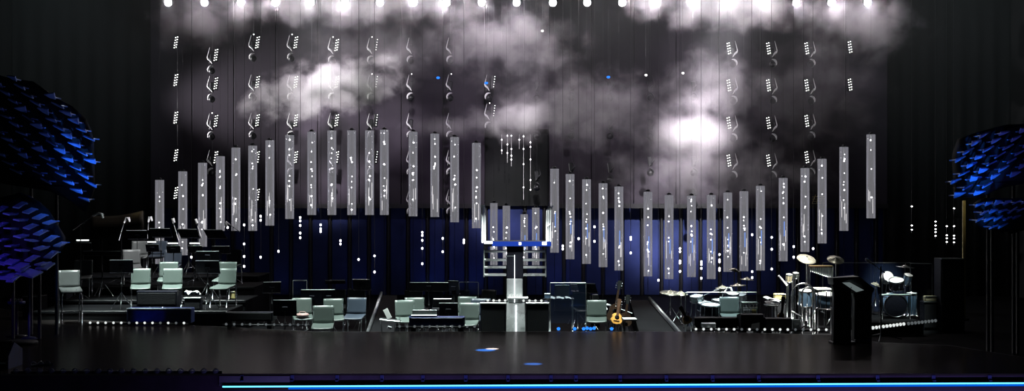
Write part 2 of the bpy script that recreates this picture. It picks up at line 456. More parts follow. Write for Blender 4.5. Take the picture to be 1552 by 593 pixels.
# ================================================================== TUBE LIGHTS
YU = 36.0
u = YU / F
left_tubes = [(242, 273, 400), (277, 260, 387), (307, 247, 374), (334, 237, 350), (357.5, 224, 350), (383, 221, 350), (409, 213, 342), (439, 205, 332), (472.5, 200, 326), (503, 198, 326), (533, 198, 326), (560, 198, 326), (582.5, 197, 326), (626, 200, 328), (659, 203, 329), (689, 208, 337), (722, 217, 346)]
mid_tubes = [(748.5, 308, 402), (767.5, 312, 402), (794.5, 325, 402), (812, 315, 402)]
right_tubes = [(840.5, 256, 383), (864, 264, 393), (889, 272, 400), (914, 278, 405), (938, 283, 410), (982, 291, 419), (1014, 296, 423), (1048, 297, 420), (1078, 296, 423), (1103, 292, 412), (1127.5, 290, 411), (1152.5, 282, 410), (1187, 270, 396), (1220, 255, 382), (1246, 241, 369), (1279, 223, 350), (1320, 204, 331)]
shell = {}
def tube_light(px, y0, y1, label, group, wpx=13.5):
    z0, z1 = Z(y1, YU), Z(y0, YU); h = z1 - z0; r = wpx / 2 * u
    t = thing('tube_light', label, 'hanging tube lamp', (X(px, YU), YU, z0), 0, group)
    key = (round(h, 1), wpx)
    sh = MB(); sh.lathe([(r - .012, 0), (r, 0), (r, h), (r - .012, h), (r - .012, 0)], (0, 0, 0), None, 20, False)
    o = sh.build('tube', M['tube'], t)
    for p in o.data.polygons: p.use_smooth = abs(p.normal.z) < .5
    cp = MB(); cp.lathe([(.001, h + .01), (r * .5, h + .01), (r * .5, h + .05), (.0022, h + .07), (.0022, 10.5 - z0)], (0, 0, 0), None, 8); cp.build('cable', M['black'], t)
    MB().tube([(0, 0, 0), (0, 0, h)], .006, 5).build('rod', M['steel'], t)
    MB().tube([(0, 0, 0), (0, 0, ZP - z0)], .006, 5).build('tie_line', M['black'], t)
    rr = random.Random(int(px * 7))
    zs_ = sorted(rr.uniform(.06, .96) * h for _ in range(rr.choice((5, 6, 7, 8))))
    if rr.random() < .6:
        b0 = rr.uniform(.1, .7) * h; zs_ += [b0 + .16, b0 + .30]
    proto_b = None
    for zb in zs_:
        rad = rr.choice((.013, .016, .021))
        if zb > h - .05: continue
        bb = MB(); bb.ball((rr.uniform(-.02, .02), -.02, zb), rad, 8, 6); bb.build('bulb', M['bulb'], t)
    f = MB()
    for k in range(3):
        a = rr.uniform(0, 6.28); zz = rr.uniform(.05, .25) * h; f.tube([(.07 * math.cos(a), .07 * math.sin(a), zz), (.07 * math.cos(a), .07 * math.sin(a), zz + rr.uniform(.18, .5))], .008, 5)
    f.build('highlight', M['highlight'], t)  # glowing rods stand in for highlights on the glossy tube
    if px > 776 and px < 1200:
        MB().tube([(.02, -.05, h * .3), (.02, -.05, h * .3 + .4)], .014, 5).build('blue_rod', M['blueglow'], t)  # rod inside the tube that glows blue
    return t
for i, (px, a, b) in enumerate(left_tubes):
    tube_light(px, a, b, '%s tall glowing acrylic tube from the left end of the left-hand row' % ORD[i], 'glowing tubes over the left half')
for i, (px, a, b) in enumerate(mid_tubes):
    tube_light(px, a, b, '%s from left of the four short acrylic tubes behind the blue balcony' % ORD[i], 'short tubes behind the blue balcony', 11.5)
for i, (px, a, b) in enumerate(right_tubes):
    tube_light(px, a, b, '%s tall glowing acrylic tube from the right end of the right-hand row' % ORD[len(right_tubes) - 1 - i], 'glowing tubes over the right half')

# ================================================================== STRINGS OF SMALL BULBS
YQ = 37.2
uq = YQ / F
bulb_lines = {290: [382, 390], 345: [345], 370: [341, 370, 389, 404], 395: [328, 334, 390], 422: [381], 455: [330, 335, 342, 353.5, 360.5], 486: [341, 347, 351], 516: [365, 370], 543.5: [393.5], 567.6: [388, 412.5],
              640: [352.5, 357, 364.6, 376.7, 400], 671: [361.6, 381.8], 703: [364, 368], 853: [373, 377.5], 877: [362], 901: [344, 366], 956: [360, 363, 383.6], 998: [425], 1030.6: [377, 381.6, 396, 399, 411.6],
              1063: [397, 401, 407, 422], 1090.5: [386, 394, 397, 407, 410], 1140: [356, 412, 421], 1169.6: [360, 378, 408], 1203: [374, 390], 1232.5: [377],
              1382: [313, 342, 348.4], 1418: [336, 342, 347.5, 352, 357.7], 1435: [343, 356.8, 361.4, 367], 1446: [316, 343, 357.3, 361.8, 367.5]}
tops = {}
bulbk = sorted(bulb_lines)
for i, px in enumerate(bulbk):
    ys = bulb_lines[px]
    near = min(left_tubes + mid_tubes + right_tubes, key=lambda q: abs(q[0] - px))
    n = len(ys); nm = {1: 'one tiny bulb', 2: 'two tiny bulbs', 3: 'three tiny bulbs', 4: 'four tiny bulbs', 5: 'five tiny bulbs'}[n]
    if px > 1350: lab = 'wire of %s in the dark right wing, %s from the left there' % (nm, ORD[i - bulbk.index(1382)])
    elif px < 776: lab = 'thin wire with %s, %s wire from the left end' % (nm, ORD[i])
    else: lab = 'thin wire with %s, %s wire right of the balcony' % (nm, ORD[i - bulbk.index(853)])
    t = thing('bulb_string', lab, 'string of bulbs', (X(px, YQ), YQ, Z(ys[-1], YQ)), 0, 'wires of tiny bulbs before the back wall')
    MB().tube([(0, .03, -.08), (0, .03, 10.5 - Z(ys[-1], YQ))], .006, 5).build('wire', M['black'], t)
    for y in ys:
        MB().ball((0, 0, Z(y, YQ) - Z(ys[-1], YQ)), .027 if px < 1350 else .024, 8, 6, 1.25 if px < 1350 else .7).build('bulb', M['bulb'], t)
# thin strings that come down in the dark opening
for i, (px, y1, ys) in enumerate([(760.5, 234, [212, 228]), (769, 247, [206, 219, 232]), (775, 252, [206, 226, 236, 242]), (787, 226, [212]), (793.5, 303, [207, 226, 249, 284]), (804, 289, [216, 223, 242, 273, 288])]):
    lab = '%s thin glinting bead string from left in the dark opening' % ORD[i]
    t = thing('hanging_bead_string', lab, 'string of beads', (X(px, 40.3), 40.3, Z(y1, 40.3)), 0, 'bead strings in the dark opening')
    MB().tube([(0, 0, 0), (0, 0, Z(204, 40.3) - Z(y1, 40.3))], .006, 5).build('bead_wire', M['enamel'], t)
    MB().tube([(0, 0, Z(204, 40.3) - Z(y1, 40.3)), (0, 0, 10.5 - Z(y1, 40.3))], .005, 5).build('wire', M['black'], t)
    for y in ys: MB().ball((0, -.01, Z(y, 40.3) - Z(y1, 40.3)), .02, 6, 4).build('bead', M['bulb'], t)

for i, (px, py, mt, lab) in enumerate([(922, 117, 'bluefoot', 'brightest blue pin lamp in the smoke right of centre'), (664, 118, 'bluefoot', 'small blue pin lamp left of centre above the tubes'), (737, 126, 'bluefoot', 'small blue pin lamp just left of the dark opening'),
        (979, 114, 'led', 'left one of two white pin lamps in the smoke right of centre'), (1035, 111, 'led', 'right one of two white pin lamps in the smoke right of centre'), (822, 47, 'led', 'white pin lamp high under the lamp row near the centre')]):
    Yp = 36.4; t = thing('hanging_pin_lamp', lab, 'lamp', (X(px, Yp), Yp, Z(py, Yp)), 0, 'pin lamps hung in the smoke')
    m = MB(); m.tube([(0, .03, .03), (0, .03, 10.5 - Z(py, Yp))], .003, 5); m.build('cable', M['black'], t)
    m = MB(); m.lathe([(.03, .05), (.04, .0), (.035, -.01), (.001, .06)], (0, .03, 0), E(90), 10); m.build('housing', M['black'], t)
    m = MB(); m.ball((0, -.01, 0), .036 if mt == 'led' else .05, 8, 6, .7); m.build('lens', M[mt], t)

# ================================================================== SMOKE
def puff(px, py, hx, hy, D, seed, Y=37.9, depth=1.1, k=2.2, ns=1.5, rot=0., col=(.95, .88, .97), label=None):
    s = MB(); s.ball((0, 0, 0), 1, 20, 12)
    m, nt, out = new_mat('smoke'); N = nt.nodes.new; L = nt.links.new
    tc = N('ShaderNodeTexCoord'); ln = N('ShaderNodeVectorMath'); ln.operation = 'LENGTH'; L(tc.outputs['Object'], ln.inputs[0])
    mp = N('ShaderNodeMapping'); L(tc.outputs['Object'], mp.inputs['Vector'])
    sx, sz = hx * Y / F, hy * Y / F
    mp.inputs['Scale'].default_value = (sx, depth, sz); mp.inputs['Location'].default_value = (seed * 3.7, seed * 1.3, seed * 2.1)
    nz = N('ShaderNodeTexNoise'); nz.inputs['Scale'].default_value = ns; nz.inputs['Detail'].default_value = 5; nz.inputs['Roughness'].default_value = .58; nz.inputs['Distortion'].default_value = .3
    L(mp.outputs[0], nz.inputs['Vector'])
    a = N('ShaderNodeMath'); a.operation = 'SUBTRACT'; L(nz.outputs['Fac'], a.inputs[0]); a.inputs[1].default_value = .5
    b = N('ShaderNodeMath'); b.operation = 'MULTIPLY_ADD'; L(a.outputs[0], b.inputs[0]); b.inputs[1].default_value = k
    c = N('ShaderNodeMath'); c.operation = 'SUBTRACT'; c.inputs[0].default_value = .8; L(ln.outputs['Value'], c.inputs[1]); L(c.outputs[0], b.inputs[2])
    mr = N('ShaderNodeMapRange'); mr.interpolation_type = 'SMOOTHSTEP'; mr.inputs['From Min'].default_value = 0; mr.inputs['From Max'].default_value = .75; mr.inputs['To Max'].default_value = D
    L(b.outputs[0], mr.inputs['Value'])
    e = N('ShaderNodeMapRange'); e.inputs['From Min'].default_value = 1.; e.inputs['From Max'].default_value = .8; L(ln.outputs['Value'], e.inputs['Value'])
    f = N('ShaderNodeMath'); f.operation = 'MULTIPLY'; L(mr.outputs[0], f.inputs[0]); L(e.outputs[0], f.inputs[1])
    vsn = N('ShaderNodeVolumeScatter'); vsn.inputs['Color'].default_value = (*col, 1); vsn.inputs['Anisotropy'].default_value = .0
    L(f.outputs[0], vsn.inputs['Density']); L(vsn.outputs[0], out.inputs['Volume'])
    o = s.build('smoke', m); o.location = P(px, py, Y); o.scale = (sx, depth, sz); o.rotation_euler = (0, R(rot), 0)
    return tag(o, label, 'smoke', 'drifting stage smoke', 'stuff')
puffs = [
 (520, 6, 300, 46, .75, 1, 'pale smoke along the top left row of lamps'),
 (1110, 8, 230, 52, .75, 2, 'white smoke under the right part of the lamp row'),
 (770, 62, 150, 80, .55, 3, 'rounded grey smoke cloud above the dark opening'),
 (500, 132, 170, 56, 1.8, 4, 'bright torn smoke cloud over the left tubes'),
 (300, 30, 100, 65, .25, 5, 'thin smoke at the top left corner of the scrim'),
 (790, 182, 110, 42, .9, 6, 'bright pink smoke lip above the dark opening'),
 (690, 192, 110, 26, .3, 7, 'wispy low smoke trailing left of the dark opening'),
 (890, 165, 215, 85, .45, 8, 'grey smoke bank right of the dark opening'),
 (1085, 130, 120, 75, .6, 9, 'pale smoke column over the right tubes'),
 (1055, 203, 130, 48, 1.3, 10, 'brilliant white smoke oval over the right tubes'),
 (1070, 262, 240, 70, .45, 11, 'soft lilac smoke hanging just above the right tubes'),
 (1310, 40, 120, 75, .35, 12, 'thin smoke at the top right corner of the scrim'),
 (590, 75, 190, 60, .2, 13, 'dim smoke between the left lamps and the torn cloud'),
 (1220, 150, 160, 120, .14, 15, 'faint smoke veil before the right hanging rigs'),
]
for px, py, hx, hy, D, seed, lab in puffs:
    if seed in (10,): puff(px, py, hx, hy, D, seed, k=.7, label=lab)
    elif seed == 4: puff(px, py, hx, hy, D, seed, rot=-12, k=3.0, ns=1.6, label=lab)
    else: puff(px, py, hx, hy, D, seed, label=lab)
# thin even haze in the whole stage house
m, nt, out = new_mat('thin haze'); v_ = nt.nodes.new('ShaderNodeVolumeScatter'); v_.inputs['Color'].default_value = (.9, .95, .95, 1); tc_ = nt.nodes.new('ShaderNodeTexCoord'); sp_ = nt.nodes.new('ShaderNodeSeparateXYZ'); nt.links.new(tc_.outputs['Object'], sp_.inputs[0])
mr_ = nt.nodes.new('ShaderNodeMapRange'); mr_.interpolation_type = 'SMOOTHSTEP'; mr_.inputs['From Min'].default_value = 2.6; mr_.inputs['From Max'].default_value = 7.5; mr_.inputs['To Max'].default_value = .009
nt.links.new(sp_.outputs['Z'], mr_.inputs['Value']); nt.links.new(mr_.outputs[0], v_.inputs['Density'])
nt.links.new(v_.outputs[0], out.inputs['Volume'])
mb = MB(); mb.box((0, 35.8, 6.3), (30, 4.2, 7.6)); tag(mb.build('haze', m), 'thin grey haze filling the upper stage', 'haze', None, 'stuff')

# ================================================================== BLUE FINS
def inside(p, poly):
    x, y = p; c = False
    for i in range(len(poly)):
        (x1, y1), (x2, y2) = poly[i - 1], poly[i]
        if (y1 > y) != (y2 > y) and x < (x2 - x1) * (y - y1) / (y2 - y1) + x1: c = not c
    return c
def wing(label, region, org, a, b, sgn, Y0, bulge, size, below, rngseed, backpoly, extra=()):
    """a shell of staggered fins; region and lattice given on the photograph, shell at depth Y0 bulging towards the hall"""
    rr = random.Random(rngseed)
    cx = sum(p[0] for p in backpoly) / len(backpoly); cy = sum(p[1] for p in backpoly) / len(backpoly)
    w_ = max(abs(p[0] - cx) for p in backpoly)
    def depth(px): return Y0 - bulge * max(0, 1 - ((px - cx) / w_) ** 2)
    t = thing('fin_sculpture', label, 'fin sculpture', P(cx, cy, Y0))
    o = Vector(P(cx, cy, Y0))
    # backing shell, thick and bowed
    n = 9; mbk = MB()
    ys = [p[1] for p in backpoly]; y0, y1 = min(ys), max(ys)
    def span(y):
        xs = []
        for i in range(len(backpoly)):
            (xa, ya), (xb, yb) = backpoly[i - 1], backpoly[i]
            if (ya > y) != (yb > y): xs.append(xa + (xb - xa) * (y - ya) / (yb - ya))
        return (min(xs), max(xs)) if len(xs) >= 2 else (cx, cx)
    def f(uu, vv):
        y = y0 + .5 + (y1 - y0 - 1) * vv; x0, x1 = span(y); px = x0 + (x1 - x0) * uu
        return P(px, y, depth(px) + .35) - o
    mbk.sheet(f, 14, 12, .12); mbk.build('backing_shell', M['finback'], t)
    zpost = o.z - ZP; mp_ = MB()
    for dx in (-.25, .25): mp_.tube([(dx - .25 * sgn, 1.15 - bulge, -zpost), (dx - .25 * sgn, 1.15 - bulge, 0), (dx - .25 * sgn, .4 - bulge, 0)], .035, 8)
    mp_.build('mounting_post', M['finback'], t)
    count = 0
    spots_ = [(org[0] + a[0] * i + b[0] * j, org[1] + a[1] * i + b[1] * j, size) for i in range(-30, 30) for j in range(-30, 30)]
    for px, py, size in [q_ for q_ in spots_ if inside(q_[:2], region)] + list(extra):
        if 1:
            if count >= 98: continue
            count += 1
            Y = depth(px); q = P(px, py, Y) - o; k = Y / F * size * rr.uniform(.9, 1.08)
            e = MB()
            tw = R(rr.uniform(-6, 6)); tl = R(rr.uniform(-9, 9))
            # the plate: a long wedge, narrow at the outer tip; it tilts so its face looks down (or up) and out
            fw = -1 if below else 1
            tip = Vector((-12.5 * k * sgn, -.02, 4 * k)); nr = Vector((12 * k * sgn, -.34, -.5 * k)); br = Vector((6.5 * k * sgn, -.06, -5 * k)); mid = Vector((-3 * k * sgn, .0, -1.5 * k))
            if not below:
                tip = Vector((-11 * k * sgn, -.25, -2.5 * k)); nr = Vector((9 * k * sgn, -.25, -5.5 * k)); br = Vector((12 * k * sgn, .12, 2.5 * k)); mid = Vector((-6 * k * sgn, .12, 5 * k))
            rot = Matrix.Rotation(tw, 3, 'Y') @ Matrix.Rotation(tl, 3, 'X')
            vsq = [q + rot @ v for v in (tip, nr, br, mid)]
            nn = (vsq[1] - vsq[0]).cross(vsq[2] - vsq[0]).normalized()
            if nn.y > 0: nn = -nn
            bk = [v - nn * .025 for v in vsq]
            e.add(vsq + bk, [(0, 1, 2, 3), (7, 6, 5, 4), (0, 4, 5, 1), (1, 5, 6, 2), (2, 6, 7, 3), (3, 7, 4, 0)])
            e.tube([q + Vector((2 * k * sgn, -.03, 0)), q + Vector((2 * k * sgn, .4, 0))], .014, 5)
            e.build('fin', M['fin'], t)
    return t
wing('left sculpture of overlapping blue lit fins, upper and larger shell', [(-12, 112), (40, 120), (75, 142), (125, 168), (144, 200), (144, 310), (118, 322), (95, 292), (40, 262), (-12, 256)],
     (116, 220), (11.8, 12.5), (-10.3, 22.5), 1, 25.5, .7, 1.0, True, 3, [(-40, 108), (40, 118), (80, 145), (125, 170), (141, 205), (143, 290), (128, 322), (100, 300), (60, 278), (-40, 270)])
wing('left sculpture of purple and blue fins, lower shell near the floor', [(-14, 318), (30, 300), (55, 305), (80, 325), (104, 372), (70, 400), (30, 424), (-14, 424)],
     (78, 360), (15, 9), (-14, 15), 1, 24.5, .5, .52, False, 5, [(-40, 300), (40, 296), (70, 312), (98, 360), (98, 376), (66, 396), (34, 416), (-40, 422)], [(12, 418, 1.4), (46, 413, 1.3), (8, 395, .9), (70, 402, .9), (30, 402, .9)])
wing('right sculpture of overlapping blue lit fins, upper and larger shell', [(1462, 207), (1500, 203), (1522, 195), (1565, 186), (1565, 262), (1520, 270), (1480, 300), (1440, 306), (1443, 240)],
     (1482, 239), (-12.2, 12.2), (5.6, 21), -1, 25.5, .7, .95, True, 9, [(1455, 206), (1505, 198), (1530, 190), (1600, 182), (1600, 268), (1525, 280), (1485, 300), (1448, 300), (1445, 235)])
wing('right sculpture of small blue fins, lower shell under the larger one', [(1474, 312), (1500, 306), (1552, 304), (1565, 312), (1540, 338), (1510, 348), (1478, 342)],
     (1510, 332), (-14, 1), (7, 11), -1, 25.2, .3, .85, True, 12, [(1476, 306), (1510, 302), (1590, 300), (1590, 345), (1525, 352), (1480, 344)])

# ================================================================== RISERS
def riser(px0, px1, Yf, Yb, z, nm, label, z0=ZP):
    x0, x1 = X(px0, Yf), X(px1, Yf)
    t = thing(nm, label, 'riser', ((x0 + x1) / 2, (Yf + Yb) / 2, z0))
    w_, d_ = x1 - x0, Yb - Yf
    m = MB(); m.box((0, 0, (z - z0) / 2), (w_, d_, z - z0 - .0), None, .015); m.build('body', M['riser'], t)
    m = MB(); m.box((0, -d_ / 2 - .012, z - z0 - .03), (w_, .03, .05), None, .006); m.build('nosing', M['steel'] if z0 == 0 else M['black'], t)
    return t
riser(50, 345, 28.9, 30.55, .2, 'orchestra_riser', 'lowest wide black riser of the left orchestra block')
riser(60, 372, 30.6, 32.15, .3, 'orchestra_riser', 'second black riser step of the left orchestra block')
riser(80, 385, 32.2, 34.0, .5, 'orchestra_riser', 'third black riser step of the left orchestra block')
riser(95, 392, 34.05, 35.6, .65, 'orchestra_riser', 'topmost rear riser step of the left orchestra block')
riser(1048, 1337, 27.6, 33.2, -.35, 'percussion_riser', 'black percussion riser behind the row of lit bulbs on the right')
riser(1312, 1400, 29.5, 33.4, -.1, 'percussion_riser', 'black corner riser under the glass drum booth at right')

# ================================================================== CHAIRS
def make_chair(name, shell_mat, tall=False):
    t = thing(name, 'x', 'stool' if tall else 'chair')
    sh = .72 if tall else .45
    back = lambda u_, v_: ((u_ - .5) * .43, .20 + .05 * v_ - .10 * (1 - (2 * u_ - 1) ** 2) * 0 + .035 * (1 - (2 * u_ - 1) ** 2), sh + .04 + v_ * .36)
    m = MB(); m.sheet(back, 8, 6, .014); m.build('backrest', shell_mat, t)
    seat = lambda u_, v_: ((u_ - .5) * .43, -.24 + v_ * .45, sh - .02 + .055 * v_ - .05 * max(0, .2 - v_) - .012 * (1 - (2 * u_ - 1) ** 2))
    m = MB(); m.sheet(seat, 8, 8, .03); m.build('seat', shell_mat, t)
    for sx in (-1, 1):
        m = MB(); m.tube([(sx * .20, -.24, 0), (sx * .20, -.21, sh * .6), (sx * .19, -.16, sh - .01)] if not tall else [(sx * .2, -.26, 0), (sx * .2, -.25, sh * .82), (sx * .17, -.2, sh - .04), (sx * .1, -.12, sh - .005)], .012, 6); m.build('leg', M['chrome'], t)
        m = MB(); m.tube([(sx * .20, .26, 0), (sx * .205, .22, sh * .7), (sx * .205, .215, sh + .1), (sx * .2, .24, sh + .3)], .012, 6); m.build('leg', M['chrome'], t)
    m = MB(); m.tube([(-.2, .215, sh - .02), (-.19, -.16, sh - .02), (.19, -.16, sh - .02), (.2, .215, sh - .02)], .010, 6)
    if tall: m.tube([(-.2, -.255, .28), (.2, -.255, .28)], .01, 6)
    m.build('frame', M['chrome'], t)
    return t
kinds = {}
def chair(px, top, base, mat, label, rz=0., Y=None, tall=False):
    h = 1.12 if tall else .85
    if Y is None: Y = Yof(top, base + h)
    loc = (X(px, Y), Y, base + .004)
    key = (mat, tall)
    nm = 'bar_stool' if tall else 'orchestra_chair'
    if key not in kinds:
        k = make_chair(nm, M[mat], tall); k.location = loc; k.rotation_euler = (0, 0, R(rz)); k['label'] = label; k['category'] = 'stool' if tall else 'chair'
        k['group'] = 'orchestra chairs'; kinds[key] = k; return k
    return dup(kinds[key], loc, rz, label)
# left block
chair(213, 411.5, .2, 'chair', 'pale green chair facing forward in the front row, left of the two adjoining ones', 14, 29.9)
chair(261, 411.5, .2, 'chair', 'pale green chair front row, beside another right behind its shoulder', 12, 29.9)
chair(338, 411.5, .2, 'chair', 'pale green front row chair right of the big black music stand', -14, 29.9)
chair(254, 399, .3, 'chair', 'pale green second row chair peeping over the left side of the chair before it', 8, 30.95)
chair(340, 399, .3, 'chair', 'small pale green second row chair just above the right front chair', -8, 30.95)
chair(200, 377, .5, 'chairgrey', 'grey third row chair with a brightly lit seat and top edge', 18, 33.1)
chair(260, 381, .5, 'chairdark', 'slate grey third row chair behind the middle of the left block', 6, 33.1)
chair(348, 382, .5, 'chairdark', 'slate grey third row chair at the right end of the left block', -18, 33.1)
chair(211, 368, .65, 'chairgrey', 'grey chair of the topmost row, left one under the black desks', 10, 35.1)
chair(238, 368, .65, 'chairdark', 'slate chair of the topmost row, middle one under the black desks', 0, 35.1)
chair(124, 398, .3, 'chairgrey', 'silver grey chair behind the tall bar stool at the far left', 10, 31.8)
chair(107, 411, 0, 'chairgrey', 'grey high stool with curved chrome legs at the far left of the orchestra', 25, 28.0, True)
# left centre block
chair(489, 471, ZP, 'chair', 'pale chair nearest the deck edge in the left centre block', 4, 26.95)
chair(459, 456.5, ZP, 'chair', 'pale chair with a pink bag on its seat in the left centre block', 14, 29.0)
chair(506, 457, ZP, 'chair', 'pale chair with bright seat beside the ramp, left centre block', 10, 28.8)
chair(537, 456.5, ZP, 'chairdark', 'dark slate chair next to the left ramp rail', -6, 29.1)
chair(541, 442.5, ZP, 'chair', 'pale rear chair above the dark slate one by the left ramp', 8, 31.9)
chair(474, 447, ZP, 'chair', 'rear pale chair behind the pair of black desks in the left centre block', 0, 31.2)
chair(510, 445, ZP, 'chair', 'rear pale chair half hidden under the lit desk in the left centre block', 6, 31.6)
# centre block
chair(617, 456.5, ZP, 'chair', 'pale front chair with the brightest seat right of the tilted white board', 16, 28.4)
chair(630, 456.5, ZP, 'chair', 'pale front chair close beside the one with the brightest seat', 10, 29.1)
chair(628, 441.5, ZP, 'chairgrey', 'grey rear chair with a slanted shadow under the wide black desk', 8, 31.4)
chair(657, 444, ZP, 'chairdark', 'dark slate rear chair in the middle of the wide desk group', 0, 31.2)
chair(695, 442.5, ZP, 'chair', 'pale green rear chair below the right end of the wide desk', -10, 31.4)
chair(705, 457.5, ZP, 'chair', 'pale green chair right of the slanted desk in the centre block', -10, 29.4)
chair(709, 474, ZP, 'chair', 'pale chair at the right end of the long navy bench', -6, 27.65)
chair(727, 473, ZP, 'chairdark', 'slate chair squeezed beside the black cabinet left of the steel column', -4, 28.8)
chair(732, 444, ZP, 'chair', 'pale rear chair turned aside near the clear screen left of the column', -35, 31.6)
# right centre block
chair(885, 445, ZP, 'chair', 'pale green rear chair under the white sheet right of the column', 10, 30.9)
chair(904, 460, ZP, 'chair', 'pale green front chair with a glaring seat right of the column', -4, 28.4)
chair(1108, 456, -.35, 'chair', 'pale green chair among the drums with its back lit', 0, 28.65)

# ================================================================== MUSIC STANDS
def music_stand(px, py, base, Y, label, w_=.5, h_=.34, tilt=24, rz=0, lamp=0, sheet=False, tripod=True, group='music stands', mat='blackbox'):
    """px, py: the desk's centre"""
    zc = Z(py, Y); t = thing('music_stand', label, 'music stand', (X(px, Y), Y, base), rz, group)
    hz = zc - base; ti = R(tilt)
    up = Vector((0, math.sin(ti) * -1 * -1, math.cos(ti)))     # the desk leans away from the player, who sits behind it
    up = Vector((0, -math.sin(ti), math.cos(ti))); c = Vector((0, 0, hz))
    rot = E(tilt)
    m = MB(); m.box(c, (w_, .012, h_), rot, .004); m.box(c - up * h_ / 2 + Vector((0, .03, 0)), (w_, .07, .012), rot, .003); m.box(c + Vector((0, -.02, -.02)), (.12, .03, .1), rot, .008)
    m.build('desk', M[mat], t)
    m = MB(); m.box(c + up * (h_ / 2 + .004), (w_ * .98, .02, .012), rot, .003); m.build('rim', M['steel'], t)
    m = MB(); m.tube([(0, -.01, hz), (0, 0, hz * .55)], .010, 8); m.tube([(0, 0, hz * .6), (0, 0, .16)], .015, 8); m.lathe([(.015, -.03), (.022, -.03), (.022, .03), (.015, .03)], (0, 0, hz * .58), None, 10); m.build('pole', M['black'], t)
    for k in range(3):
        a = R(-90 + 120 * k); d = Vector((math.cos(a), math.sin(a), 0))
        m = MB(); m.tube([(0, 0, .38), d * .26 + Vector((0, 0, .012))], .009, 6); m.tube([(0, 0, .2), d * .13 + Vector((0, 0, .2))], .006, 6); m.build('leg', M['chrome'], t)
    if lamp:
        m = MB(); m.tube([c + up * (h_ / 2), c + up * (h_ / 2 + .07) + Vector((0, .03, 0))], .006, 6); m.box(c + up * (h_ / 2 + .075) + Vector((0, .04, 0)), (w_ * .8, .05, .035), rot, .01); b = m.build('lamp_head', M['black'], t)
        m = MB(); m.box(c + up * (h_ / 2 + .072) + Vector((0, .012, 0)), (w_ * .74 * lamp, .012, .03), rot, .003); m.build('lamp_strip', M['lampwarm'], b)
    if sheet:
        m = MB(); m.box(c + Vector((0, .012, .02)), (w_ * .6, .006, h_ * .85), rot); m.build('music_sheet', M['white'], t)
    return t
# left block
music_stand(315, 405, .2, 29.25, 'big black music stand with chrome tripod before the right front chairs', .52, .30)
music_stand(315, 388, .3, 31.0, 'wide dark stand with a lit top edge behind the big black music stand', .54, .22, 20)
music_stand(184, 404, .2, 29.3, 'black music stand with tripod at left, a white light on its corner', .5, .3, 22, 12)
music_stand(126, 374, .5, 32.5, 'stand with a bright lamp bar at the far left below the slanted microphone', .4, .2, 24, 8, 1.)
music_stand(231, 376, .5, 32.5, 'stand with lamp bar, left of the three bright bars in the left block', .32, .18, 24, 0, .9)
music_stand(263, 378, .5, 32.5, 'stand with the brightest lamp bar in the middle of the left block', .34, .18, 24, 0, 1.)
music_stand(296, 378, .5, 32.5, 'stand with lamp bar, right of the three bright bars in the left block', .34, .18, 24, 0, 1.)
music_stand(335, 379, .5, 32.5, 'black stand right of the bright lamp bars at the top of the left block', .44, .2, 24)
for k, (px, py) in enumerate([(208, 356), (244, 353), (286, 354), (326, 355)]):
    music_stand(px, py, .65, 34.35, '%s flat tilted black desk from left, in front of the tube feet' % ORD[k], .52, .36, 52, 8 - 6 * k)
music_stand(155, 384, .3, 31.6, 'wide black desk seen edge-on left of the grey third row chair', .9, .12, 40)
# left centre block
music_stand(473, 450, ZP, 29.9, 'black music stand, left of the touching pair with bright top edges', .50, .32, 14)
music_stand(498, 450, ZP, 29.5, 'black music stand, right of the touching pair with bright top edges', .30, .32, 14, 12)
music_stand(508, 427, ZP, 32.0, 'high flat stand with a long bright edge in the left centre block', .48, .12, 60)
music_stand(548, 432, ZP, 30.7, 'dark stand with a bright corner at the right of the left centre block', .42, .26, 18, -10)
music_stand(412, 436, ZP, 31.5, 'slanted dim desk at the left of the left centre block', .42, .30, 30, 16)
music_stand(432, 467, ZP, 27.4, 'big black square desk at the left front of the left centre block', .48, .32, 8, 0)
# centre block
music_stand(650, 435, ZP, 30.3, 'very wide black desk with a lit top edge in the centre block', .9, .20, 16)
music_stand(688, 436, ZP, 29.9, 'black desk with a bright slanting side at the right of the very wide one', .26, .30, 10, -28)
music_stand(670, 460, ZP, 28.6, 'low slanted stand with a bright upper edge in the middle of the centre block', .4, .3, 48, 8)
music_stand(680, 470, ZP, 28.1, 'black desk below the slanted stand in the centre block', .4, .3, 16, -6)
# right centre block
music_stand(890, 437, ZP, 30.6, 'dark tilted stand right of the white sheet', .44, .28, 40, -20)
music_stand(873, 436, ZP, 31.75, 'stand holding a bright white sheet right of the steel column', .26, .18, 30, -14, 0, True, mat='white')

# ================================================================== MICROPHONES ON BOOMS
def boom_mic(tipx, tipy, elx, ely, base, Y, label, capx=None):
    b = P(elx, ely, Y); t = thing('microphone_stand', label, 'microphone', (b.x, Y, base), 0, 'overhead microphones on booms')
    hz = b.z - base; tip = P(tipx, tipy, Y) - Vector((b.x, Y, base))
    el = Vector((0, 0, hz)); d = (tip - el).normalized()
    MB().tube([(0, 0, .1), (0, 0, hz)], .011, 6).build('pole', M['black'], t)
    MB().tube([el - d * .22, tip], .009, 6).build('boom', M['enamel'], t)
    m = MB(); m.tube([tip - d * .05, tip + d * .10 + Vector((.02, 0, -.02)), tip + d * .16 + Vector((.06, -.02, -.08)), tip + d * .14 + Vector((.10, -.04, -.16))], [.02, .032, .036, .022], 8); m.build('capsule', M['silverwhite'], t)
    for k in range(3):
        a = R(90 + 120 * k); MB().tube([(0, 0, .14), (.3 * math.cos(a), .3 * math.sin(a), .012)], .009, 6).build('leg', M['black'], t)
    return t
boom_mic(143, 326, 122, 341, .3, 30.95, 'boom microphone slanting up to the right at the far left')
boom_mic(189, 335, 184, 352, .5, 33.68, 'overhead microphone, second from left, beside the bronze canopy')
boom_mic(225, 334, 224.5, 349, .5, 33.68, 'overhead microphone, third from left, before the leftmost tube')
boom_mic(262, 336, 267, 352, .5, 33.68, 'overhead microphone between the first and second tubes')
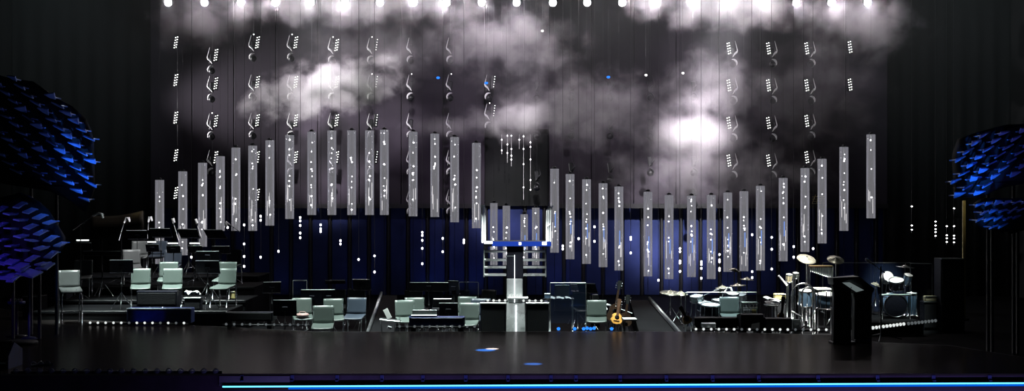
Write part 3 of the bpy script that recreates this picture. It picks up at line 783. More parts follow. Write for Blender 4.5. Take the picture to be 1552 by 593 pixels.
boom_mic(297, 337, 301, 348, .5, 33.68, 'small overhead microphone before the third tube')
boom_mic(346, 339, 353, 344, .5, 33.68, 'small microphone tilted over the rightmost flat desk of the left block')

# ================================================================== CENTRE TOWER WITH THE BLUE BALCONY
YC = 28.6
def cx_(px): return X(px, YC)
def cz_(py): return Z(py, YC)
bx = X(781, YC)
t = thing('balcony_tower', 'narrow steel tower with a blue edged balcony, side rungs and white railings', 'stage tower', (bx, YC, ZP))
def rel(px, py, dy=0.): return Vector((cx_(px) - bx, dy, cz_(py) - ZP))
def bar(mb, px0, py0, px1, py1, y0, y1, b=.006):
    a = rel(px0, py1); c = rel(px1, py0)
    mb.box(((a.x + c.x) / 2, (y0 + y1) / 2, (a.z + c.z) / 2), (abs(c.x - a.x), y1 - y0, abs(c.z - a.z)), None, b)
m = MB(); bar(m, 733, 366, 835, 373, -.28, .7, .02); s = m.build('balcony_slab', M['blackbox'], t)
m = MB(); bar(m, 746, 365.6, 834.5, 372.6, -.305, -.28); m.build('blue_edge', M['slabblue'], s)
m = MB(); bar(m, 734, 365, 747, 369, -.32, -.28); bar(m, 821, 366, 828, 371, -.32, -.28); bar(m, 786, 366.5, 790, 371, -.32, -.28); m.build('edge_lamp', M['whiteglow'], s)
m = MB()
for px in (731.5, 734.5): m.tube([rel(px, 368, -.2 + (px - 731) * .15), rel(px, 330, -.2 + (px - 731) * .15), rel(px - 1.5, 311, -.2 + (px - 731) * .15)], .022, 8)
m.tube([rel(734, 366, -.2), rel(734, 366, .6)], .02, 8); m.build('railing', M['enamel'], t)
m = MB()
for k, px in enumerate((828, 831, 834.5)): m.tube([rel(px, 368, -.2 + .25 * k), rel(px, 332, -.2 + .25 * k), rel(px + .8, 320, -.2 + .25 * k), rel(px + 4, 314 - k, -.2 + .25 * k)], .016, 8)
m.tube([rel(828, 344, -.2), rel(835, 340, .4)], .014, 8)
m.build('railing', M['enamel'], t)
for py in (381, 394, 405, 416.5):
    for x0, x1 in ((734, 767), (793, 827)):
        m = MB(); bar(m, x0, py - 1.6, x1, py + 1.6, -.16, .1); m.build('rung', M['satin'], t)
m = MB(); bar(m, 733, 372, 735, 420, -.1, -.04); bar(m, 826, 372, 828, 420, -.1, -.04); m.build('side_post', M['satin'], t)
m = MB(); bar(m, 768, 373, 793, 422, -.12, .3, .01); m.build('upper_shaft', M['blackbox'], t)
m = MB(); bar(m, 768, 387, 780, 388.5, -.14, -.12); m.build('cross_bar', M['steel'], t)
m = MB(); bar(m, 768, 422, 792, 459, -.15, .3, .02); m.build('lower_shaft', M['satin'], t)
m = MB()
m.prism([(rel(767, 0).x, 0), (rel(796, 0).x, 0), (rel(795, 0).x, rel(0, 459).z), (rel(768, 0).x, rel(0, 459).z)], .6, (Vector((0, .05, 0)), Vector((1, 0, 0)), Vector((0, 0, 1)))); m.build('plinth', M['satin'], t)
m = MB(); bar(m, 779.4, 386, 780.4, 458, -.175, -.15, .002); bar(m, 781, 461, 783, 505, -.28, -.25, .002); m.build('shine_streak', M['whiteglow'], t)  # glowing bars stand in for the reflected streak on the column
m = MB(); bar(m, 770, 449, 800, 452, -.3, -.14); m.build('ledge', M['satin'], t)
m = MB(); 
for px in (773, 778, 784, 789): m.ball(rel(px, 447, -.24), .03, 8, 6)
m.build('shaft_lamp', M['foot'], t)

# black cabinets with little lamps on both sides of the tower
def cabinet(px0, px1, py0, py1, Y, label, nm='equipment_cabinet', mat='blackbox', d=.6, cat='cabinet', base=None, rz=0):
    base = ZP if base is None else base
    x0, x1 = X(px0, Y), X(px1, Y); z1 = Z(py0, Y) - base
    t = thing(nm, label, cat, ((x0 + x1) / 2, Y, base), rz)
    m = MB(); m.box((0, d / 2, z1 / 2), (x1 - x0, d, z1), None, .015); m.build('body', M[mat], t)
    m = MB(); m.box((0, -.008, z1 * .5), ((x1 - x0) * .9, .02, z1 * .8), None, .004); m.build('front_panel', M['grille' if mat in ('blackbox', 'chairdark', 'riser') else mat], t)
    m = MB(); m.box((0, -.012, z1 - .012), ((x1 - x0), .03, .024), None, .004); m.build('top_trim', M['steel'], t)
    return t
cabinet(728, 767, 459, 493, 27.6, 'black cabinet left of the steel column, lamps in a row on top')
cabinet(797, 832, 459, 493, 27.6, 'black cabinet right of the steel column, lamps in a row on top')
def foot_strip(pts, n, Y, label, lit=lambda i: True, size=.027, zoff=.0, nm='footlight_strip'):
    """a black batten with a row of small round bulbs; pts: two photograph points (or three-part) at depth(s)"""
    a, b = pts; d = (b - a); ln = d.length
    t = thing(nm, label, 'footlight strip', a)
    m = MB(); m.tube([(0, .03, -.02), d + Vector((0, .03, -.02))], .022, 6); m.build('batten', M['black'], t)
    for i in range(n):
        p = d * ((i + .5) / n); k = lit(i)
        m = MB(); m.ball(p + Vector((0, -.012, 0)), size, 8, 6); m.build('bulb', M['foot' if k else 'footdim'] if k != 2 else M['glassbulb'], t)
    return t
foot_strip((P(735, 455.6, 27.66), P(770, 455.6, 27.66)), 4, 0, 'four lit bulbs on the cabinet left of the steel column')
foot_strip((P(789, 456, 27.66), P(825, 456, 27.66)), 4, 0, 'four lit bulbs on the cabinet right of the steel column')
sl = set((5, 9, 11))
foot_strip((P(131, 489.3, 27.75), P(285, 489.8, 27.5)), 13, 0, 'row of lit bulbs at the foot of the left riser', lambda i: i not in sl)
foot_strip((P(337, 491.5, 27.0), P(470, 492.5, 27.0)), 11, 0, 'row of dim bulbs below the left centre block', lambda i: False)
foot_strip((P(600, 495, 26.7), P(725, 495, 26.7)), 11, 0, 'row of dim bulbs under the long navy bench', lambda i: False)
dm = (6, 8, 13, 14)
foot_strip((P(1049, 499, 26.75), P(1258, 500, 26.55)), 18, 0, 'row of lit bulbs along the front of the percussion riser', lambda i: i not in dm)
foot_strip((P(1320, 497.5, 27.0), P(1372, 491, 28.2)), 10, 0, 'bright row of close lit bulbs by the lectern, running back', lambda i: True, .036)
foot_strip((P(1374, 491, 28.25), P(1420, 486, 29.3)), 9, 0, 'dim end of the bulb row running back at the right', lambda i: False, .036)
foot_strip((P(16, 563, Yof(564, .02)), P(336, 563, Yof(564, .02))), 18, 0, 'long row of unlit clear bulbs along the front deck edge at left', lambda i: 2, .05)
foot_strip((P(46, 553, Yof(554, .02)), P(78, 551, Yof(552, .02))), 3, 0, 'short row of unlit clear bulbs behind the long one at far left', lambda i: 2, .05)
for k, (px0, px1) in enumerate(((844, 849), (868, 874), (882, 903), (924, 930))):
    n = max(1, int((px1 - px0) / 5)); a = P(px0, 499, 26.8); b = P(px1, 499, 26.8)
    t = thing('blue_footlight', '%s blue glowing lamp from left on the deck edge right of the tower' % ORD[k], 'footlight', a, 0, 'blue lamps on the deck edge')
    m = MB(); m.box(((b.x - a.x) / 2, .05, -.01), (b.x - a.x + .03, .1, .05), None, .01); m.build('housing', M['black'], t)
    for i in range(n): m = MB(); m.ball(((b.x - a.x) * (i + .5) / n, -.01, .005 + .012 * (i % 2)), .034, 8, 6); m.build('lens', M['bluefoot'], t)

# ================================================================== ACCESS RAMPS BETWEEN THE BLOCKS
def ramp(fl, fr, bl, br, z0, z1, Yf, Yb, label, railside):
    t = thing('access_ramp', label, 'ramp', (X((fl + fr) / 2, Yf), Yf, ZP)); o = t.location
    p = [Vector((X(fl, Yf), Yf, z0)) - o, Vector((X(fr, Yf), Yf, z0)) - o, Vector((X(br, Yb), Yb, z1)) - o, Vector((X(bl, Yb), Yb, z1)) - o]
    q = [Vector((v.x, v.y, .0)) for v in p]
    m = MB(); m.add(p + q, [(0, 1, 2, 3), (7, 6, 5, 4), (0, 4, 5, 1), (1, 5, 6, 2), (2, 6, 7, 3), (3, 7, 4, 0)]); m.build('slope', M['riser'], t)
    a, b = (p[0], p[3]) if railside < 0 else (p[1], p[2])
    up = Vector((0, 0, .06))
    m = MB(); m.tube([a + up, b + up], .035, 8); m.tube([a + up * .2, b + up * .2], .03, 6); m.build('kerb_rail', M['steel'], t)
    m = MB()
    for k in range(5):
        c = a.lerp(b, k / 4); m.tube([c, c + up], .02, 6)
    m.build('rail_foot', M['black'], t)
ramp(552, 596, 578, 602, -.36, .22, 27.4, 33.2, 'dark ramp with a steel kerb rail rising between the left centre and centre blocks', -1)
ramp(975, 1046, 955, 984, -.36, .14, 26.9, 32.6, 'dark ramp with a steel kerb rail between the guitars and the drums', 1)

# ================================================================== CLEAR SCREENS
def screen(px0, px1, py0, py1, Y, label, rz=0, base=None):
    base = ZP if base is None else base
    x0, x1 = X(px0, Y), X(px1, Y); z1 = Z(py0, Y) - base; z0 = max(.03, Z(py1, Y) - base); w_ = x1 - x0
    t = thing('clear_screen', label, 'acoustic screen', ((x0 + x1) / 2, Y, base), rz, 'clear acoustic screens')
    m = MB(); m.box((0, 0, (z0 + z1) / 2), (w_, .012, z1 - z0)); m.build('pane', M['plexi'], t)
    m = MB(); m.box((0, 0, z1 + .008), (w_, .025, .018), None, .004); m.build('top_edge', M['steel'], t)
    for s in (-1, 1):
        m = MB(); m.tube([(s * w_ / 2, 0, 0), (s * w_ / 2, 0, z1)], .010, 6); m.tube([(s * w_ / 2, -.2, .012), (s * w_ / 2, .2, .012)], .012, 6); m.build('post', M['steel'], t)
    return t
screen(444, 465, 426, 480, 30.6, 'clear screen with a bright top edge in the left centre block')
screen(696, 725, 428.5, 480, 30.6, 'clear screen with a bright top edge left of the steel tower')
screen(834, 888, 429.5, 490, 29.6, 'wide clear screen with a bright top edge right of the steel tower')
screen(1039, 1147, 444, 494, 28.1, 'long low clear screen before the first drum kit', 0, -.35)
screen(1247, 1380, 399, 492, 31.8, 'tall wide clear screen of the drum booth behind the lectern', 0, -.1)
screen(1380, 1412, 400, 489, 31.6, 'tall narrow clear screen at the right end of the drum booth', -20, -.1)

# ================================================================== DESK SCREENS, BOXES, BENCHES
cabinet(841, 863, 432, 449, 30.2, 'dark monitor screen on a desk right of the tower', 'desk_monitor', 'chairdark', .06, 'monitor', Z(451, 30.2))
t = thing('keyboard_table', 'black table with small bright papers under the dark monitor screen', 'table', (X(850, 30.2), 30.2, ZP)); zt_ = Z(452, 30.2) - ZP
m = MB(); m.box((0, .1, zt_ - .02), (.6, .5, .035), None, .008); m.build('table_top', M['black'], t)
for sx in (-1, 1):
    for sy in (-.1, .3): MB().tube([(sx * .27, sy, 0), (sx * .27, sy, zt_ - .03)], .014, 6).build('leg', M['steel'], t)
for k, (px, wd) in enumerate(((837, .13), (849, .17), (861, .13))):
    t = thing('paper', '%s small white paper from left on the table under the dark monitor' % ORD[k], 'paper', (X(px, 30.0), 30.0 - .02, ZP + zt_), 12 * k - 10)
    m = MB(); m.sheet(lambda u_, v_: ((u_ - .5) * wd, v_ * .15 - .07, .012 + .03 * v_ + .01 * math.sin(u_ * 5)), 5, 3, .004); m.build('sheet', M['white'], t)
cabinet(825, 834, 445, 452, 29.0, 'small pale blue box left of the monitor desk', 'small_box', 'bluetube', .14, 'box', Z(453, 29.0))
MBt = thing('small_pedestal', 'slim black pedestal under the small pale blue box', 'pedestal', (X(829.5, 29.07), 29.07, ZP)); h_ = Z(453, 29) - ZP
m = MB(); m.tube([(0, 0, 0), (0, 0, h_ - .02)], .03, 8); m.build('post', M['black'], MBt); m = MB(); m.lathe([(.001, h_ - .02), (.1, h_ - .02), (.1, h_), (.001, h_)], n=14); m.build('plate', M['black'], MBt); m = MB(); m.lathe([(.001, .0), (.15, .0), (.14, .02), (.001, .025)], n=14); m.build('foot', M['black'], MBt)
def bench(px0, px1, py0, py1, Y, label, mat='navybox', base=None, d=.5, nm='monitor_bench', cat='bench'):
    base = ZP if base is None else base
    x0, x1 = X(px0, Y), X(px1, Y); z1 = Z(py0, Y) - base; zb = max(.0, Z(py1, Y) - base)
    t = thing(nm, label, cat, ((x0 + x1) / 2, Y, base))
    w_ = x1 - x0
    m = MB(); m.prism([(0, zb), (d, zb), (d, z1 * .92), (.12, z1), (0, z1 - .02)], w_, (Vector((0, 0, 0)), Vector((0, 1, 0)), Vector((0, 0, 1)))); m.build('body', M[mat], t)
    m = MB(); m.box((0, -.012, (z1 + zb) / 2), (w_ * .94, .02, (z1 - zb) * .72), None, .006); m.build('front_cloth', M['grille' if mat == 'blackbox' else mat], t)
    if zb > .05:
        for sx in (-1, 1): m = MB(); m.box((sx * (w_ / 2 - .08), d / 2, zb / 2), (.1, d * .8, zb), None, .01); m.build('foot', M['black'], t)
    return t
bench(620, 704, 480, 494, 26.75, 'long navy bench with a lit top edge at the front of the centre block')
bench(341, 413, 473, 487, 27.3, 'long low black wedge at the left of the big square desk', 'blackbox')
bench(207, 268, 441, 465, 28.95, 'black speaker wedge with navy top in the front of the left block', 'blackbox', .2, .4, 'monitor_wedge', 'speaker')
bench(1053, 1118, 481, 498, 27.3, 'long black wedge along the front of the first drum kit', 'blackbox', ZP, .25)
bench(1123, 1157, 476, 498, 26.95, 'black wedge with a tilted white sheet on its front', 'blackbox', ZP, .5, 'monitor_wedge', 'speaker')
bench(1161, 1200, 482, 503, 26.75, 'black wedge left of the chrome drum rack', 'blackbox', ZP, .5, 'monitor_wedge', 'speaker')
bench(1064, 1085, 490, 497, 26.9, 'small grey amplifier with a lit top among the bulbs', 'steel', ZP, .2, 'small_amplifier', 'amplifier')
m = MB(); m.prism([(-.09, -.07), (.09, -.07), (.085, .07), (-.075, .04)], .006, (Vector((0, 0, 0)), Vector((1, 0, 0)), Vector((0, -.15, 1)).normalized()))
o = m.build('paper_sheet', M['white']); o.location = (X(1145, 26.9), 26.915, Z(489, 26.9) - .07); tag(o, 'white sheet leaning on the black wedge before the drums', 'paper')
# tilted white board on a floor lamp frame
t = thing('floor_reflector', 'tilted white board on a low steel frame at the foot of the left ramp', 'floor lamp', (X(591, 27.1), 27.1, ZP))
m = MB(); m.box((-.05, 0, Z(476, 27.1) - ZP), (.10, .02, .22), E(-15, -28), .004); m.build('board', M['white'], t)
m = MB(); m.box((.0, .05, Z(486, 27.1) - ZP), (.42, .3, .03), E(0, 6), .006); m.build('shelf', M['steel'], t)
for sx in (-1, 1): m = MB(); m.tube([(sx * .14, .1, 0), (sx * .16, 0, .3), (sx * .2 , -.02, .62)], .014, 6); m.build('leg', M['chrome'], t)
m = MB(); m.box((.0, -.1, Z(497, 27.) - ZP), (.09, .05, .06), E(0, 20), .01); m.build('lamp', M['silverwhite'], t)
t = thing('open_laptop', 'flat pale laptop lying on the long navy bench', 'laptop', (X(643, 26.9), 26.9, Z(480, 26.75) + .004))
m = MB(); m.box((0, 0, .012), (.52, .22, .02), None, .006); m.build('base', M['steel'], t); m = MB(); m.box((-.0, .12, .06), (.5, .012, .09), E(-10), .004); m.build('lid', M['steel'], t)
t = thing('shoulder_bag', 'small pink bag on the seat of a pale chair', 'bag', (X(459, 28.95), 28.9, ZP + .472))
m = MB(); m.lathe([(.02, 0), (.13, .01), (.15, .04), (.12, .07), (.02, .08)], n=14); m.build('body', M['pink'], t); m = MB(); m.tube([(-.09, 0, .06), (-.05, 0, .11), (.05, 0, .11), (.09, 0, .06)], .008, 6); m.build('handle', M['pink'], t)
# crumpled white cloth and the yellow card box in the left block
t = MB(); rr = random.Random(4)
def cr(u_, v_):
    x = (u_ - .5) * .32; y = (v_ - .5) * .2
    return (x, y, .09 + .09 * mnoise.noise(Vector((x * 14, y * 14, 1.3))) - .3 * (x * x + y * y))
t.sheet(cr, 14, 10, .012); o = t.build('white_cloth', M['white']); o.location = (X(292, 29.25), 29.25, Z(450.5, 29.1)); tag(o, 'crumpled white cloth on a small case by the big black music stand', 'cloth')
cabinet(279, 304, 451, 467, 29.1, 'low black case under the crumpled white cloth', 'small_case', 'blackbox', .2, 'case', .2)
cabinet(348, 356, 442, 449, 30.9, 'small yellow lit box at the right edge of the left block', 'small_box', 'yellow', .1, 'box', .3)
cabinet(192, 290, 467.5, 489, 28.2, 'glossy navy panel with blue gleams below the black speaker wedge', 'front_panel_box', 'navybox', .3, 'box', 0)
# ramp plate at left of the square desk
m = MB(); m.prism([(0, 0), (1.0, 0), (1.0, .16), (.75, .2)], .8, (Vector((0, 0, 0)), Vector((1, 0, 0)), Vector((0, 0, 1)))); o = m.build('wedge_ramp', M['steel']); o.location = (X(386, 28.2), 28.2, ZP); tag(o, 'grey wedge ramp plate beside the big square desk', 'ramp')
ZR, ZQ = -.35, -.1
# ================================================================== GUITARS
def guitar(px, base, Y, label, mat, topy, lean=8, rz=0, body_w=.36, group='guitars on stands', headmat='darkwood', lift=.0):
    t = thing('guitar', label, 'guitar', (X(px, Y), Y, base), rz, group)
    L_ = Z(topy, Y) - base - .08 - lift
    ax = Vector((math.sin(R(lean)), .12, math.cos(R(lean)))).normalized(); sd = Vector((1, 0, 0)) - ax * ax.x; sd.normalize()
    o = Vector((0, 0, .08 + lift))
    m = MB()
    for dx in (-.12, .12): m.tube([(dx, -.12, 0), (dx * .8, .0, lift + .07), (dx * .8, -.1, lift + .07)], .01, 6)
    m.tube([(0, .2, 0), (0, .07, lift + .1), (.0, .07, lift + .3)], .01, 6); m.build('stand', M['black'], t)
    bl = L_ * .44
    out = []
    for i in range(28):
        a = 2 * math.pi * i / 28; c = math.cos(a); s_ = math.sin(a)
        wv = body_w / 2 * (1 - .16 * s_) * (1 - .22 * math.exp(-((s_ - .15) / .28) ** 2))
        out.append((wv * c * (abs(c) ** -.15 if abs(c) > .1 else 1), bl / 2 + bl / 2 * s_))
    m = MB(); m.prism(out, .085, (o, sd, ax)); b = m.build('body', M[mat], t)
    fn = sd.cross(ax).normalized()
    if fn.y > 0: fn = -fn
    m = MB(); p = o + ax * bl * .62 + fn * .044
    m.lathe([(.001, 0), (.05, 0), (.05, .004), (.001, .005)], p, fn.to_track_quat('Z', 'Y').to_matrix(), 14); m.build('sound_hole', M['black'], t)
    m = MB(); m.prism([(-.06, bl * .26), (.06, bl * .26), (.06, bl * .31), (-.06, bl * .31)], .02, (o + fn * .05, sd, ax)); m.build('bridge', M['black'], t)
    m = MB(); m.prism([(-.028, bl * .72), (.028, bl * .72), (.022, L_ - .2), (-.022, L_ - .2)], .03, (o + fn * .05, sd, ax)); m.build('neck', M['darkwood'], t)
    m = MB(); m.prism([(-.025, L_ - .2), (.025, L_ - .2), (.045, L_ - .02), (.03, L_), (-.03, L_), (-.045, L_ - .02)], .022, (o + fn * .045, sd, ax))
    h = m.build('headstock', M[headmat], t)
    m = MB()
    for k in range(3):
        for s_ in (-1, 1): m.ball(o + ax * (L_ - .16 + .05 * k) + sd * s_ * .06 + fn * .045, .014, 6, 4)
    m.build('tuning_peg', M['chrome'], h)
    return t
guitar(933, ZP, 27.6, 'amber guitar leaning upright with its body toward the deck edge', 'wood', 453, 10, 10, .24, lift=.36)
guitar(929, ZP, 28.6, 'dark bass with a tall pale headstock rising over the amber guitar', 'darkwood', 425, 10, 0, .32, headmat='steel', lift=.3)
guitar(946, ZP, 28.3, 'dark guitar with a lit headstock right of the tall bass', 'darkwood', 447, 8, 0, .3, headmat='steel', lift=.24)
guitar(1044, ZP + .42, 27.1, 'brown guitar resting slanted against the end of the right ramp', 'tan', 462, -28, 0, .2)
guitar(1182, ZR + .006, 27.5, 'small amber guitar left of the chrome drum rack', 'wood', 450, 8, 0, .17, lift=.3)
def small_table(px0, px1, py, base, Y, label, mat='white', d=.4):
    x0, x1 = X(px0, Y), X(px1, Y); z = Z(py, Y) - base; w_ = x1 - x0
    t = thing('small_table', label, 'table', ((x0 + x1) / 2, Y, base))
    m = MB(); m.box((0, d / 2, z - .015), (w_, d, .03), None, .006); m.build('table_top', M[mat], t)
    for sx in (-1, 1):
        for y in (.03, d - .03): m = MB(); m.tube([(sx * (w_ / 2 - .03), y, 0), (sx * (w_ / 2 - .03), y, z - .03)], .012, 6); m.build('leg', M['black'], t)
    return t
small_table(945, 966, 484, ZP, 27.0, 'little white topped table right of the amber guitar')
small_table(1238, 1262, 438, ZR, 29.4, 'table with a white sheet hung over its front behind the lectern', 'white', .5)
small_table(1163, 1180, 463, ZR, 28.6, 'black side table with pale papers left of the amber guitar', 'black', .4)
cabinet(1174, 1191, 445.5, 455, 30.0, 'small yellow lit box on a black pedestal left of the drum rack', 'small_box', 'yellow', .16, 'box', Z(455, 30))
cabinet(1173, 1192, 455.3, 486, 30.0, 'black pedestal under the yellow lit box', 'black_pedestal', 'blackbox', .3, 'pedestal', ZR)
cabinet(1402, 1420, 449, 457, 30.6, 'small cream box at the right end of the drum booth', 'small_box', 'cream', .16, 'box', Z(457, 30.6))
cabinet(1400, 1420, 457.3, 486, 30.6, 'dark pedestal under the small cream box at right', 'black_pedestal', 'blackbox', .3, 'pedestal', ZP)
cabinet(898, 907, 447, 460, 31.4, 'small white perforated box behind the glaring seat chair', 'small_box', 'white', .12, 'box', Z(460, 31.4))
cabinet(896, 909, 460.3, 480, 31.4, 'black pedestal under the white perforated box', 'black_pedestal', 'blackbox', .3, 'pedestal', ZP)
for k, (px, py, rz) in enumerate(((1168, 461, 10), (1175, 459, -14), (1166, 462, 30))):
    z = Z(463, 28.6)
    o = MB().sheet(lambda u_, v_: ((u_ - .5) * .2, v_ * .16 - .08, .02 + .05 * k + .04 * v_ + .02 * math.sin(u_ * 4)), 5, 3, .006).build('paper_sheet', M['white'])
    o.location = (X(px, 28.75), 28.78, z); o.rotation_euler = (0, 0, R(rz)); tag(o, '%s pale paper of the stack on the black side table' % ('lowest', 'middle', 'topmost')[k], 'paper')

# ================================================================== DRUMS AND PERCUSSION
def cymbal(px, py, base, Y, label, dia, tilt=12, roll=0, group='cymbals on stands'):
    c = P(px, py, Y); t = thing('cymbal', label, 'cymbal', (c.x, Y, base), 0, group); hz = c.z - base
    r = dia / 2; rot = (Matrix.Rotation(R(roll), 3, 'Y') @ Matrix.Rotation(R(tilt), 3, 'X'))
    m = MB(); m.lathe([(.012, .055), (.04, .052), (.075, .03), (.09, .022), (r * .6, .012), (r, 0), (r, -.004), (r * .6, .006), (.09, .014), (.03, .03), (.012, .04)], (0, 0, hz), rot, 28); m.build('plate', M['brass'], t)
    m = MB(); m.tube([(0, 0, .2), (0, 0, hz)], .014, 7); m.tube([(0, 0, hz), Vector((0, 0, hz)) + rot @ Vector((0, 0, .09))], .008, 6); m.build('pole', M['chrome'], t)
    for k in range(3):
        a = R(90 + 120 * k); m = MB(); m.tube([(0, 0, .42), (.3 * math.cos(a), .3 * math.sin(a), .012)], .011, 6); m.build('leg', M['chrome'], t)
    return t
cymbal(1016, 444, ZR, 31.7, 'wide cymbal at the far left of the drums, before the clear screen post', .5, 10, 3)
cymbal(1032, 445.5, ZR, 31.2, 'smaller cymbal overlapping the far left wide one', .34, 10, 2)
cymbal(1095, 436.5, ZR, 31.4, 'thin edge-on cymbal, left of the level pair over the green chair', .34, 2, -4)
cymbal(1118, 433, ZR, 32.0, 'thin edge-on cymbal, right of the level pair over the green chair', .40, 3, -3)
cymbal(1113, 410, ZR, 32.6, 'highest small cymbal over the first drum kit', .30, 10, 14)
cymbal(1065, 458, ZR, 30.6, 'low bright cymbal over the drums near the clear screen post', .34, 12, 0)
cymbal(1222, 393, ZR, 30.4, 'big bright cymbal left of the marimba', .44, 28, 8)
cymbal(1266.5, 394, ZR, 31.0, 'big bright cymbal right of the marimba', .40, 28, 4)
cymbal(1132, 424, ZR, 32.8, 'dim cymbal at the right of the level pair', .34, 4, 4)
def drum(px, py, base, Y, label, dia, depth, mat, tiltx=0, tilty=0, legs=3, headmat='skin', nm='drum', group='drums'):
    """px, py: centre of the drum; legs 0: lies on its shell (bass drum)"""
    c = P(px, py, Y); t = thing(nm, label, 'drum', (c.x, Y, base), 0, group); hz = c.z - base; r = dia / 2
    rot = Matrix.Rotation(R(tilty), 3, 'Y') @ Matrix.Rotation(R(tiltx), 3, 'X'); cc = Vector((0, 0, hz))
    if not legs: cc.z = max(hz, r + .03)
    m = MB(); m.lathe([(r * .97, -depth / 2), (r, -depth / 2 + .02), (r, depth / 2 - .02), (r * .97, depth / 2)], cc, rot, 24); m.build('shell', M[mat], t)
    for s in (-1, 1):
        e = depth / 2 * s
        m = MB(); m.lathe([(.001, e + .006 * s), (r * .9, e + .006 * s), (r * .98, e)] if s > 0 else [(r * .98, e), (r * .9, e + .006 * s), (.001, e + .006 * s)], cc, rot, 24); m.build('head', M[headmat], t)
        m = MB(); m.lathe([(r * .99, e - .012), (r * 1.05, e - .012), (r * 1.05, e + .014), (r * .99, e + .014), (r * .99, e - .012)], cc, rot, 24); m.build('hoop', M['chrome'], t)
    m = MB()
    for k in range(8):
        a = 2 * math.pi * k / 8; v = Vector((r * 1.03 * math.cos(a), r * 1.03 * math.sin(a), 0))
        m.tube([cc + rot @ (v + Vector((0, 0, -depth / 2))), cc + rot @ (v + Vector((0, 0, depth / 2)))], .008, 5)
    m.build('tension_rod', M['chrome'], t)
    for k in range(legs):
        a = R(90 + 360 / legs * k); v = Vector((r * .9 * math.cos(a), r * .9 * math.sin(a), 0)); f = Vector((r * 1.05 * math.cos(a), r * 1.05 * math.sin(a), .012))
        m = MB(); m.tube([cc + rot @ v, Vector((f.x, f.y, hz * .5)), f], .011, 6); m.build('leg', M['chrome'], t)
    if not legs:
        for s in (-1, 1): m = MB(); m.tube([cc + Vector((s * r * .8, -.05, -r * .5)), Vector((s * (r + .08), -.12, .012))], .014, 6); m.build('spur', M['chrome'], t)
    return t
# first kit, behind the long low clear screen
drum(1056, 453, ZR, 29.9, 'snare drum with pale head tilted, left end of the first kit', .30, .12, 'steel', 10, -6)
drum(1069, 465, ZR, 29.7, 'low tom with pale rim under the low bright cymbal', .34, .16, 'bluetube', 9, 0)
drum(1088, 462, ZR, 29.3, 'pale blue tom in the middle of the first kit', .28, .20, 'steel', 9, 4)
drum(1110, 449, ZR, 31.0, 'shallow tom under the level pair of cymbals, left', .30, .13, 'bluetube', 14, 0)
drum(1123, 451, ZR, 31.5, 'shallow tom under the level pair of cymbals, right', .26, .13, 'steel', 14, -6)
drum(1077, 471, ZR, 28.9, 'black floor tom in the front of the first kit', .42, .26, 'blackbox', 8, 0)
drum(1104, 478, ZR, 29.7, 'black bass drum lying behind the long black wedge', .5, .36, 'blackbox', 90, 0, 0, 'grille')
# percussion at right
drum(1196, 422, ZR, 29.6, 'cream coloured high drum left of the chrome drum rack', .15, .17, 'cream', 14, 0)
drum(1206, 418, ZR, 30.2, 'small white drum beside the cream coloured high drum', .14, .12, 'steel', 16, 0)
drum(1254, 456, ZR, 30.3, 'dark wide kettle drum behind the lectern', .56, .30, 'bluetube', 6, 0)
drum(1221, 452, ZR, 29.8, 'blue kettle drum inside the chrome arch rack', .32, .34, 'bluetube', 10, 0)
drum(1344, 421, ZQ, 31.5, 'white headed drum tilted on its side above the lectern', .28, .15, 'skin', 62, 30)
drum(1354, 466, ZQ, 30.6, 'clear blue bass drum in the drum booth', .52, .4, 'bluetube', 90, 0, 0, 'blackbox')
drum(1381, 461, ZQ, 30.8, 'tall floor tom at the right of the clear blue bass drum', .26, .5, 'bluetube', 4, 0)
drum(1359, 431, ZQ, 31.1, 'dark rack tom over the clear blue bass drum', .34, .2, 'blackbox', 20, -8)
drum(1375, 424, ZQ, 31.3, 'grey rack tom at the right of the booth', .2, .24, 'bluetube', 24, 8)
cymbal(1372, 405, ZQ, 32.4, 'thin dark cymbal at the right of the booth', .44, 3, 5)
cymbal(1327, 432, ZQ, 31.2, 'small bright cymbal just right of the lectern top', .24, 10, 20)
small_table(1336, 1382, 446.5, ZQ, 30.1, 'narrow steel trap table in front of the booth drums', 'steel', .16)
# percussion case with pale bottles
t = thing('bottle_crate', 'silver crate with cross braces standing on the black wedge by the drums', 'crate', (X(1136, 27.9), 27.9, ZR)); zb, ztp = Z(476, 27.9) - ZR, Z(459, 27.9) - ZR
hw = (X(1148, 27.9) - X(1124, 27.9)) / 2
m = MB()
for z in (zb, (zb + ztp) / 2, ztp): m.box((0, -.1, z), (2 * hw, .02, .02), None, .004); m.box((0, .1, z), (2 * hw, .02, .02), None, .004)
for s in (-1, 1):
    for y in (-.1, .1): m.tube([(s * hw, y, 0), (s * hw, y, ztp)], .012, 6)
m.build('frame', M['steel'], t)
m = MB()
for k in range(5):
    x0 = -hw + 2 * hw * k / 5; x1 = x0 + 2 * hw / 5; zm = (zb + ztp) / 2
    m.tube([(x0, -.1, ztp), (x1, -.1, zm)], .008, 5); m.tube([(x1, -.1, ztp), (x0, -.1, zm)], .008, 5)
m.build('cross_brace', M['silverwhite'], t)
m = MB(); m.box((0, 0, zb + .006), (2 * hw, .22, .012)); m.build('shelf', M['steel'], t)
for k in range(6):
    o = MB().lathe([(.001, 0), (.024, 0), (.026, .07), (.012, .095), (.012, .12), (.001, .12)], n=10).build('bottle', M['silverwhite' if k < 4 else 'yellow'])
    o.location = (X(1136, 27.9) - hw + .05 + k * (2 * hw - .1) / 5, 27.88, zb + ZR + .013)
    tag(o, ('%s small silver bottle from left in the silver crate' % ORD[k]) if k < 4 else ('%s small yellow bottle from left in the silver crate' % ORD[k - 4]), 'bottle', 'bottles in the silver crate')
